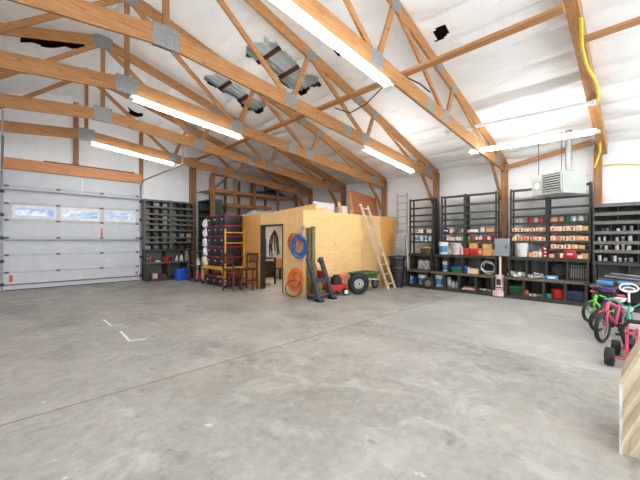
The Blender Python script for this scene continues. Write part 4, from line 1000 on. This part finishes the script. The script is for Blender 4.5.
# local: +x along the louvered face going left-back, -y side goes right-back
Lh, Rh, Hh = .76, .74, .49
b = MB(); b.bb((0, -Rh, 0), (Lh, 0, Hh)); part(t, 'cabinet', b, 'heater')
b = MB(); b.bb((.04, -.004, .06), (.48, .004, Hh-.03)); part(t, 'louver_shade_plate', b, 'hole')  # dark plate on the cabinet stands in for shade behind the louvers
for k in range(7):
    b = MB(); b.beam((.03, .018, .085+.056*k), (.49, .018, .085+.056*k), .03, .012, (0, .7, .7)); part(t, 'louver', b, 'heater')
b = MB(); b.bb((.02, -.001, .05), (.04, .03, Hh)); b.bb((.48, -.001, .05), (.50, .03, Hh)); part(t, 'louver_frame', b, 'heater')
b = MB(); b.bb((.52, -.002, .12), (.72, .005, .34)); part(t, 'emblem_panel', b, 'panel_grey')
b = MB()
for k in range(8):
    a = R(45*k); b.beam((.62, .007, .23), (.62+.085*math.cos(a), .007, .23+.085*math.sin(a)), .006, .035, (0, 1, 0) if False else (math.sin(a), 0, -math.cos(a)))
part(t, 'emblem', b, 'white', 'white starburst')
b = MB(); b.cyl((.20, -.46, Hh), (.20, -.46, 1.5), .065, n=18); b.cyl((.20, -.46, .80), (.20, -.46, .84), .075, n=18); part(t, 'flue_pipe', b, 'galv')
b = MB(); b.cyl((.1, -.1, Hh), (.1, -.1, 1.4), .008, n=8); b.cyl((.66, -.1, Hh), (.66, -.1, 1.4), .008, n=8); part(t, 'hanger_rod', b, 'steel_black')
b = MB(); b.bb((.3, -Rh-.10, .06), (.66, -Rh, .34)); part(t, 'rear_fan_housing', b, 'steel_grey')
b = MB(); b.tube([(.3, -Rh-.05, .3), (.25, -Rh-.25, .42), (.3, -Rh-.5, .5)], .012); part(t, 'power_cable', b, 'steel_dark')

# yellow cord on the nearest post
b = MB(); pts = []
for px, py, X in ((581, 18, 5.9), (582, 45, 6.4), (584, 55, 6.7), (588, 68, 7.1), (595, 80, 7.6), (598, 92, 8.0), (597, 106, 8.6), (594, 122, 9.3), (595, 131, 9.5), (599, 138, 9.8), (600, 150, 10.1), (597, 160, 10.3), (594, 169, 10.35)):
    pts.append(onX(px, py, X))
# smooth
sm = []
for i in range(len(pts)-1):
    p0, p1, p2, p3 = pts[max(i-1, 0)], pts[i], pts[i+1], pts[min(i+2, len(pts)-1)]
    for k in range(5):
        s_ = k/5; sm.append(.5*((2*p1)+(p2-p0)*s_+(2*p0-5*p1+4*p2-p3)*s_*s_+(3*p1-p0-3*p2+p3)*s_**3))
b.tube(sm, .024, 7); solo('extension_cord', b, 'cord_yellow', 'yellow extension cord looping down the doubled rafter and post', 'cord')
b = MB(); b.tube([onX(596, 167, 10.55), onX(612, 164.5, 10.56), onX(626, 164, 10.56), onX(645, 165, 10.56)], .016, 6); solo('extension_cord', b, 'cord_yellow', 'pale yellow cord running right along the white wall', 'cord')
b = MB(); b.tube([onY(335, 108, 5.0), onY(350, 113, 4.6), onY(366, 104, 4.2), onY(392, 78, 3.4), onY(404, 76, 3.05), onY(420, 84, 3.0), onY(430, 92, 3.0)], .014, 6); solo('power_cable', b, 'steel_black', 'dark cable drooping between the trusses along the long brace', 'cable')

# ------------------------------------------------------------------ scaffold, totes, chairs
SX0, SX1, SY0, SY1 = 5.12, 5.80, 9.50, 11.10
t = thing('scaffold_cart', 'yellow rolling scaffold holding the stacked black totes', 'scaffold', ((SX0+SX1)/2, (SY0+SY1)/2, 0), 0, None, True)
for (x, y, ht) in ((SX0, SY0, 1.90), (SX1, SY0, 1.90), (SX0, SY1, .98), (SX1, SY1, 1.90)):
    b = MB(); b.cyl((x, y, .14), (x, y, ht), .026, n=10); part(t, 'post', b, 'yellow')
    b = MB(); b.cyl((x, y-.015, .065), (x, y+.015, .065), .065, n=18); part(t, 'caster', b, 'black'); b = MB(); b.bb((x-.03, y-.03, .09), (x+.03, y+.03, .15)); part(t, 'caster_fork', b, 'galv')
for y in (SY0,):
    for z in (.62, 1.44, 1.78): b = MB(); b.cyl((SX0, y, z), (SX1, y, z), .022, n=10); part(t, 'rung', b, 'yellow')
for z in (.62, 1.44, 1.78): b = MB(); b.cyl((SX0, SY1, z) if z < 1 else (SX1-.01, SY1, z), (SX1, SY1, z), .022, n=10); part(t, 'rung', b, 'yellow')
for x in (SX0, SX1): b = MB(); b.bb((x-.02, SY0, .56), (x+.02, SY1, .66)); part(t, 'side_rail', b, 'yellow')
b = MB(); b.bb((SX0+.02, SY0, .62), (SX1-.02, SY1, .66)); part(t, 'platform', b, 'ply')
for s, e in (((SX0-.01, SY0, .35), (SX0-.01, SY0+.5, .35)), ((SX0, SY1, .40), (SX0, SY1-.4, .57)), ((SX0, SY0, .3), (SX0, SY0+.3, .57))):
    b = MB(); b.cyl(s, e, .018, n=8); part(t, 'brace', b, 'yellow')
gT = 'stacked black totes on the scaffold'
proto = None; lev = ['bottom', 'second', 'third', 'fourth', 'top']; pos = ['near', 'middle', 'far']
for L in range(5):
    for k in range(3):
        loc = (5.47+rnd.uniform(-.01, .01), SY0+.29+.445*k, .66+.342*L); lab = 'black red-lidded tote, %s row up on the scaffold, %s in its row' % (lev[L], ['right-hand', 'centre', 'left-hand'][k])
        if proto is None: proto = tote(loc, (.70, .435, .338), lab, group=gT)
        else: clone(proto, loc, rnd.uniform(-.02, .02), lab, gT)
for k in range(3):
    clone(proto, (5.47, SY0+.36+.46*k, .0), 0, 'black red-lidded tote on the floor under the scaffold, %s' % ['nearest the chairs', 'centre of three', 'farthest from the chairs'][k], 'totes on the floor under the scaffold')
# white jugs stacked behind the totes
for k in range(5):
    rr = random.Random(k); b = MB()
    b.lathe([(.10, 0), (.15, .03), (.165, .14), (.15, .26), (.09, .31), (.05, .325)], n=14)
    for v in b.v:
        v.x += .02*math.sin(v.z*31+k*2+v.y*20); v.y += .02*math.sin(v.z*27+k+v.x*22)
    t = T('plastic_sack', 'white plastic sack, %s of the pile left of the black totes' % ['lowest', 'second lowest', 'middle', 'second highest', 'topmost'][k], 'sack', (5.22+.02*(k % 2), 10.98+.02*(k % 2), .66+.322*k), .4*k, 'white sacks beside the totes')
    part(t, 'bag', b, 'white'); b = MB(); b.lathe([(.03, .31), (.055, .34), (.02, .36)], n=10) if k == 4 else b.lathe([(.04, .30), (.045, .318), (.03, .32)], n=10); part(t, 'tied_neck', b, 'clear')
def stool(loc, rz, label):
    t = T('counter_chair', label, 'chair', loc, rz, 'dark wooden counter chairs')
    b = MB(); b.rbox((0, 0, .64), (.40, .39, .05), .05); part(t, 'seat', b, 'chair_wood')
    for sx in (-1, 1):
        b = MB(); b.beam((sx*.18, -.17, 0), (sx*.17, -.16, .62), .042, .042); part(t, 'leg', b, 'chair_wood')
        b = MB(); b.beam((sx*.18, .19, 0), (sx*.17, .18, .64), .042, .042); b.beam((sx*.17, .18, .62), (sx*.175, .25, 1.13), .04, .04); part(t, 'leg', b, 'chair_wood')
    for z, y in ((1.09, .245), (.86, .213)):
        b = MB(); b.beam((-.17, y, z), (.17, y, z), .025, .09 if z > 1 else .05); part(t, 'back_rail', b, 'chair_wood')
    for x in (-.09, -.03, .03, .09):
        b = MB(); b.beam((x, .213, .86), (x, .245, 1.06), .014, .03, (1, 0, 0)); part(t, 'back_slat', b, 'chair_wood')
    for (p, q) in (((-.18, -.17, .22), (.18, -.17, .22)), ((-.18, -.17, .34), (-.18, .19, .34)), ((.18, -.17, .34), (.18, .19, .34)), ((-.18, .19, .26), (.18, .19, .26))):
        b = MB(); b.beam(p, q, .025, .035); part(t, 'stretcher', b, 'chair_wood')
    return t
c1 = stool((5.08, 9.02, 0), R(118), 'dark wooden counter chair nearest the yellow scaffold post')
clone(c1, (5.53, 8.74, 0), R(-55), 'dark wooden counter chair close to the plywood room doorway')

# ------------------------------------------------------------------ hoses and things along the plywood room
coil('hose_coil', (5.74, 6.62, 1.37), (-.75, -.66, 0), .25, 11, .020, 'hose_blue', 'blue hose coil hung on the plywood room corner', sx=.7, spread=.26)
coil('hose_coil', (5.70, 6.82, 1.48), (-.9, -.3, 0), .19, 8, .016, 'orange', 'thin orange hose coil hung behind the blue hose', sx=.6, spread=.35)
coil('hose_coil', (5.71, 6.76, .48), (-.9, -.42, 0), .23, 14, .021, 'orange', 'thick orange hose coil leaning at the bottom of the plywood corner', sx=.62, spread=.38)
b = MB(); b.ring((5.62, 6.72, .24), (-.75, -.6, .2), .22, .014, 30, 6); solo('steel_hoop', b, 'steel_black', 'thin dark hoop standing on the floor against the orange hose', 'hoop')
b = MB(); b.bb((5.76, 6.50, 1.80), (5.82, 6.56, 1.92)); b.beam((5.79, 6.53, 1.88), (5.70, 6.47, 1.62), .025, .03); solo('hose_hook', b, 'panel_grey', 'grey hook on the plywood corner above the blue hose', 'hook')
for k, (x, y, h_, r) in enumerate(((5.98, 6.50, 1.86, .055), (6.13, 6.49, 1.90, .06))):
    b = MB(); b.cyl((x, y-.0, 0), (x, y, h_), r, n=14); b.cyl((x, y, h_-.08), (x, y, h_+.01), r*1.12, n=14)
    b.cyl((x, y, h_*.62), (x, y, h_*.66), r*1.1, n=14); solo('storage_tube', b, ['olive_brown', 'olive'][k], ['olive brown tube standing at the plywood corner beside the hoses', 'olive green tube standing against the plywood wall'][k], 'tube')
# dark stand: two slanted uprights on a low frame
t = thing('steel_stand', 'dark steel stand with two tall slanted uprights before the olive tubes', 'stand', (5.95, 6.0, 0), 0, None, True)
for (a, b_) in (((5.72, 6.25, 1.06), (5.68, 5.80, .05)), ((6.14, 6.22, 1.07), (6.20, 5.84, .05))):
    a, b_ = Vector(a), Vector(b_)
    b = MB(); b.beam(a, b_, .11, .075, (0, 1, 0)); b.beam(b_, b_+Vector((0, -.02, -.045)), .14, .13, (0, 1, 0)); part(t, 'upright', b, 'charcoal')
    b = MB(); b.bb((b_.x-.07, b_.y-.12, 0), (b_.x+.07, b_.y+.10, .05)); part(t, 'foot', b, 'steel_black')
b = MB(); b.beam((5.70, 5.98, .5), (6.17, 5.98, .5), .05, .12); b.beam((5.60, 6.0, .09), (6.25, 6.0, .09), .06, .06); part(t, 'cross_bar', b, 'charcoal')
b = MB(); b.bb((5.66, 5.92, .10), (6.22, 6.3, .13)); part(t, 'base_plate', b, 'steel_grey')
b = MB(); b.bb((5.70, 6.2, .0), (5.76, 6.28, .10)); b.bb((6.12, 6.2, .0), (6.18, 6.28, .10)); part(t, 'rear_foot', b, 'steel_black')
for k, (x, y, m) in enumerate(((5.80, 6.14, 'brown'), (5.93, 6.15, 'cardboard'), (6.06, 6.14, 'olive'))):
    b = MB(); b.cyl((x, y, .13), (x+.02, y, .40-.06*k), .04, n=12); solo('rope_bundle', b, m, ['brown bundle at left on the base of the steel stand', 'tan bundle in the middle on the base of the steel stand', 'olive bundle at right on the base of the steel stand'][k], 'bundle')
# lawn mower / tiller
t = thing('lawn_mower', 'red walk-behind mower parked between the steel stand and the big wheel', 'mower', (6.68, 6.20, 0), R(-20))
b = MB(); b.rbox((0, 0, .22), (.62, .38, .16), .06, top=.95); part(t, 'deck', b, 'red')
b = MB(); b.rbox((.05, 0, .40), (.26, .26, .2), .05); b.cyl((.05, 0, .5), (.05, 0, .56), .09, n=18); part(t, 'engine', b, 'black')
b = MB(); b.rbox((.24, .06, .47), (.24, .22, .16), .06); part(t, 'fuel_tank', b, 'orange_red')
for x, y, r in ((.24, -.22, .105), (.24, .22, .105), (-.24, -.22, .10), (-.24, .20, .10)):
    w_ = MB(); w_.cyl((x, y-.03, r), (x, y+.03, r), r, n=22); wl = part(t, 'wheel', w_, 'black')
    w_ = MB(); w_.cyl((x, y-.034, r), (x, y+.034, r), r*.55, n=18); part(wl, 'hub', w_, 'cream')
for s in (-1, 1):
    b = MB(); b.tube([(-.26, s*.19, .28), (-.42, s*.2, .62), (-.52, s*.21, .92), (-.62, s*.21, 1.0)], .014, 8); hd = part(t, 'handle_bar', b, 'steel_grey')
    b = MB(); b.cyl((-.51, s*.21, .90), (-.62, s*.21, 1.0), .022, n=10); part(hd, 'grip', b, 'black')
b = MB(); b.rbox((-.42, 0, .58), (.10, .34, .24), .03); part(t, 'control_panel', b, 'red')
b = MB(); b.rbox((-.30, .02, .42), (.2, .24, .12), .04); part(t, 'side_chute', b, 'orange_red')
# big tyre
t = thing('tractor_wheel', 'big black tractor wheel with grey rim leaning before the wheelbarrow', 'wheel', (7.24, 5.80, 0), R(-30))
b = MB(); ax = (0, 1, .14)
b.ring((0, 0, .31), ax, .222, .09, 36, 12); ty = part(t, 'tyre', b, 'black')
b = MB(); ax_v = Vector(ax).normalized(); sdv = Vector((0, 0, 1)).cross(ax_v).normalized(); upv = ax_v.cross(sdv)
for k in range(26):
    a = 2*math.pi*k/26; rd = sdv*math.cos(a)+upv*math.sin(a); c = Vector((0, 0, .31))+rd*.308
    b.beam(c-ax_v*.06, c+ax_v*.06, .02, .014, rd)
part(ty, 'tread_lug', b, 'black')
b = MB(); b.lathe([(.17, -.05), (.178, .04), (.16, .05), (.14, .02), (.07, .0), (0, .0)], (0, 0, .31), 28, ax); part(t, 'rim', b, 'rim')
b = MB(); c0 = Vector((0, 0, .31)); b.cyl(c0-ax_v*.02, c0-ax_v*.06, .065, n=18); part(t, 'hub', b, 'pink_pale'); b = MB(); b.cyl(c0-ax_v*.06, c0-ax_v*.075, .028, n=14); part(t, 'axle_hole_shade', b, 'black')  # black disc on the hub stands in for the dark of the bore
# wheelbarrow
t = thing('wheelbarrow', 'green wheelbarrow parked between the big wheel and the ladder', 'wheelbarrow', (7.98, 6.12, 0), R(0))
def tray(u, v):
    return None
b = MB(); z0, z1 = .36, .56
ring0 = [(-.32, -.16), (.22, -.18), (.22, .18), (-.32, .16)]; ring1 = [(-.50, -.27), (.40, -.30), (.40, .30), (-.50, .27)]
vs = [(x, y, z0) for x, y in ring0]+[(x, y, z1) for x, y in ring1]+[(x*.95, y*.94, z1) for x, y in ring1]+[(x*.95, y*.94, z0+.012) for x, y in ring0]
fs = [(3, 2, 1, 0)]+[(i, (i+1) % 4, 4+(i+1) % 4, 4+i) for i in range(4)]+[(4+i, 4+(i+1) % 4, 8+(i+1) % 4, 8+i) for i in range(4)]+[(8+i, 8+(i+1) % 4, 12+(i+1) % 4, 12+i) for i in range(4)]+[(12, 13, 14, 15)]
b.add(vs, fs); part(t, 'tray', b, 'barrow_green')
b = MB(); b.tube([Vector((x*1.0, y*1.0, z1)) for x, y in ring1], .014, 6, True); part(t, 'tray_rim', b, 'olive')
for s in (-1, 1):
    b = MB(); b.beam((-.75, s*.2, .47), (.5, s*.15, .30), .035, .045); part(t, 'handle', b, 'ladder_wood')
    b = MB(); b.beam((-.22, s*.2, .34), (-.26, s*.21, 0), .03, .03, (1, 0, 0)); b.beam((-.05, s*.19, .34), (-.24, s*.21, .02), .025, .025, (1, 0, 0)); part(t, 'leg', b, 'galv')
b = MB(); b.ring((.5, 0, .18), (0, 1, 0), .14, .04, 26, 8); wl = part(t, 'wheel', b, 'black'); b = MB(); b.cyl((.5, -.03, .18), (.5, .03, .18), .10, n=18); part(wl, 'hub', b, 'steel_grey')
b = MB(); b.cyl((.5, -.16, .18), (.5, .16, .18), .012, n=8); b.beam((.5, -.15, .18), (.48, -.15, .31), .02, .03); b.beam((.5, .15, .18), (.48, .15, .31), .02, .03); part(t, 'axle_bracket', b, 'galv')

# ------------------------------------------------------------------ bikes and kart at right
def bike(loc, rz, Rw, frame, label, fork=None, bar='black', grip='black', seat='black', wheelm='black', rimm='rim', lean=0, steer=0, wb=None, pad=None, ring_bar=None):
    """front wheel axle above origin, rear behind at -x"""
    t = T('kids_bike', label, 'bicycle', loc, rz); t.rotation_euler = (lean, 0, rz)
    wb = wb or Rw*3.4; fork = fork or frame; hz = Rw*3.3
    st = Matrix.Rotation(steer, 3, 'Z')
    def rot(b, o=(0, 0, 0)):
        for v in b.v: v.xyz = st @ (v-Vector(o)) + Vector(o)
        return b
    for x, fr in ((0, True), (-wb, False)):
        b = MB(); b.ring((x, 0, Rw), (0, 1, 0), Rw-.028, .028, 30, 8)
        if fr: rot(b)
        wl = part(t, 'wheel', b, wheelm)
        b = MB(); b.ring((x, 0, Rw), (0, 1, 0), Rw-.052, .009, 30, 6); b.cyl((x, -.035, Rw), (x, .035, Rw), .018, n=10)
        if fr: rot(b)
        part(wl, 'rim', b, rimm)
        b = MB()
        for k in range(10):
            a = 2*math.pi*k/12; b.cyl((x, .02*(-1)**k, Rw), (x+(Rw-.05)*math.cos(a), 0, Rw+(Rw-.05)*math.sin(a)), .003, n=5)
        if fr: rot(b)
        part(wl, 'spokes', b, rimm)
    hx = -Rw*.75; hd = Vector((hx, 0, hz*.78)); hl = Vector((hx+.05, 0, hz*.58)); bb = Vector((-wb*.58, 0, Rw*.95)); sc = Vector((-wb*.72, 0, hz*.62)); ra = Vector((-wb, 0, Rw))
    b = MB(); b.cyl(hd, hl, .026, n=10); b.cyl(hl, bb, .024, n=10); b.cyl(hd, sc, .020, n=10); b.cyl(bb, sc+Vector((-.02, 0, .06)), .018, n=10)
    for s in (-1, 1): b.cyl(bb+Vector((0, s*.02, 0)), ra+Vector((0, s*.045, 0)), .011, n=8); b.cyl(sc, ra+Vector((0, s*.045, 0)), .010, n=8)
    part(t, 'frame', b, frame)
    b = MB(); 
    for s in (-1, 1): b.tube([Vector((0, s*.05, Rw)), Vector((-.02, s*.05, Rw*1.9)), Vector((hx+.06, s*.04, hz*.60)), Vector((hx+.04, 0, hz*.62))], .015, 8)
    part(t, 'fork', rot(b), fork)
    b = MB(); b.cyl(hd, hd+Vector((-.02, 0, hz*.17)), .014, n=8); top = hd+Vector((-.02, 0, hz*.17))
    b.tube([top+Vector((-.06, -.24, .07)), top+Vector((0, -.13, .06)), top+Vector((.01, -.05, 0)), top+Vector((.01, .05, 0)), top+Vector((0, .13, .06)), top+Vector((-.06, .24, .07))], .012, 8)
    hb = part(t, 'handlebar', rot(b), bar)
    for s in (-1, 1):
        b = MB(); b.cyl(top+Vector((-.03, s*.17, .066)), top+Vector((-.065, s*.26, .07)), .018, n=10); part(hb, 'grip', rot(b), grip)
    if pad:
        b = MB(); b.rbox(top+Vector((.02, 0, .05)), (.05, .18, .06), .02); part(hb, 'bar_pad', rot(b), pad)
    b = MB(); b.rbox(sc+Vector((-.02, 0, .12)), (.22, .13, .05), .04, top=.8); b.cyl(sc, sc+Vector((-.02, 0, .1)), .013, n=8); part(t, 'seat', b, seat)
    b = MB(); b.cyl(bb+Vector((0, -.06, 0)), bb+Vector((0, .06, 0)), .015, n=8)
    for s in (-1, 1):
        b.beam(bb+Vector((0, s*.06, 0)), bb+Vector((s*.08, s*.06, -.06)), .012, .02); b.bb(bb+Vector((s*.08-.04, s*.06, -.075)), bb+Vector((s*.08+.04, s*.14, -.05)))
    part(t, 'pedals', b, 'black')
    b = MB(); b.cyl((-wb*.7, .06, Rw*.8), (-wb*.75, .15, .012), .009, n=8); part(t, 'kickstand', b, 'steel_grey')
    return t
bike((6.44, .50, 0), R(164), .232, 'pink', 'pink childrens bike with its front wheel turned to the camera', grip='purple', seat='pink_pale', pad='purple')
bike((7.85, .78, 0), R(150), .20, 'lime', 'lime green childrens bike at the back nearest the bench', grip='black', seat='black')
bike((7.15, .62, 0), R(150), .18, 'charcoal', 'dark grey childrens bike between the green and pink bikes', grip='pink', seat='black')
t = bike((6.20, .20, 0), R(184), .19, 'teal', 'teal childrens bike with white oval handlebar frame at far right', bar='teal', grip='teal', seat='pink_pale', fork='teal')
b = MB(); tp = Vector((-.16, 0, .86)); b.ring(tp, (1, 0, .25), .06, .011, 30, 8, 1.6); b.ring(tp+Vector((0, 0, -.02)), (1, 0, .25), .026, .009, 24, 6, 2.4); b.cyl(tp+Vector((0, 0, -.07)), tp+Vector((.02, 0, -.2)), .014, n=8); part(t, 'oval_guard', b, 'offwhite', 'white oval handlebar frame')
t = thing('pedal_kart', 'pink pedal kart with dark tyres and black seat beside the cream plastic unit', 'kart', (5.35, .05, 0), 0)
for x, y, r in ((0, .30, .11), (0, -.34, .11), (.54, .27, .10), (.54, -.3, .10)):
    b = MB(); b.lathe([(r*.6, -.045), (r*.9, -.045), (r, -.03), (r, .03), (r*.9, .045), (r*.6, .045)], (x, y, r), 24, (0, 1, 0)); wl = part(t, 'wheel', b, 'black')
    b = MB(); b.cyl((x, y-.05, r), (x, y+.05, r), r*.5, n=16); part(wl, 'hub', b, 'steel_dark')
b = MB(); b.cyl((0, -.32, .11), (0, .28, .11), .014, n=8); b.cyl((.54, -.3, .10), (.54, .27, .10), .014, n=8); part(t, 'axle', b, 'pink')
b = MB(); b.beam((-.02, -.12, .12), (.58, -.08, .12), .03, .04); b.beam((-.02, .12, .12), (.58, .08, .12), .03, .04); b.bb((.48, -.2, .10), (.6, .2, .2)); b.bb((.42, .06, .14), (.52, .2, .2)); part(t, 'chassis', b, 'pink')
for y in (.142, .058): b = MB(); b.bb((-.035, y-.013, .06), (-.005, y+.013, .50)); part(t, 'rail', b, 'pink')
b = MB(); b.bb((-.035, .05, .42), (-.005, .15, .445)); part(t, 'cross_rail', b, 'pink')
b = MB(); b.rbox((.28, 0, .24), (.3, .34, .06), .06); part(t, 'seat', b, 'black')
b = MB(); b.tube([(.14, .16, .26), (.12, .2, .44), (.12, .13, .55), (.12, -.13, .55), (.12, -.2, .44), (.14, -.16, .26)], .028, 8); part(t, 'seat_back', b, 'black')
b = MB(); b.rbox((.5, 0, .42), (.1, .3, .06), .02); b.cyl((.55, 0, .15), (.5, 0, .42), .016, n=8); part(t, 'steering_pad', b, 'pink_pale')
# cream moulded plastic unit at the right edge
t = thing('plastic_playset', 'cream moulded plastic piece with slanted ledges at the right edge', 'plastic unit', (3.2, 0, 0), 0, None, True)
x0 = 3.20
b = MB(); b.prism([(.15, 0), (.15, .50), (.145, .53), (.02, .83), (-.05, .90), (-.7, .90), (-.7, 0)], 'x', x0, x0+.5); part(t, 'shell', b, 'cream')
b = MB(); b.prism([(.158, .50), (.152, .53), (.022, .845), (-.05, .92), (-.05, .89), (.012, .82), (.135, .51)], 'x', x0-.02, x0+.5); part(t, 'rim', b, 'ladder_wood')
b = MB(); b.prism([(.155, 0), (.155, .5), (.138, .5), (.138, 0)], 'x', x0-.025, x0); part(t, 'corner_bead', b, 'offwhite')
for k in range(4):
    z = -.25+.17*k
    b = MB(); ya, yb = .137, -.10
    if z < 0: ya = .137+z/2.5-.02/2.5; z0 = .02
    else: z0 = z
    za, zb_ = max(z, .015), max(z, .015)+2.5*(ya-yb)
    if zb_ > .88: yb = ya-(.86-za)/2.5; zb_ = .86
    b.add([(x0-.045, ya, za), (x0-.045, ya, za+.02), (x0-.002, ya, za+.11), (x0, ya, za), (x0-.045, yb, zb_), (x0-.045, yb, zb_+.02), (x0-.002, yb, zb_+.11), (x0, yb, zb_)],
          [(0, 1, 2, 3), (7, 6, 5, 4), (0, 4, 5, 1), (1, 5, 6, 2), (2, 6, 7, 3), (3, 7, 4, 0)])
    part(t, 'ledge', b, 'cream')

# ------------------------------------------------------------------ world, exposure
wd = bpy.data.worlds.new('sky'); SC.world = wd; wd.use_nodes = True
nt = wd.node_tree; bg = nt.nodes['Background']
bg.inputs[0].default_value = (.88, .94, 1.0, 1); bg.inputs[1].default_value = 2.2
SC.view_settings.view_transform = 'Standard'; SC.view_settings.look = 'None'
SC.view_settings.gamma = 1; SC.view_settings.use_curve_mapping = False
SC.view_settings.exposure = 0.88
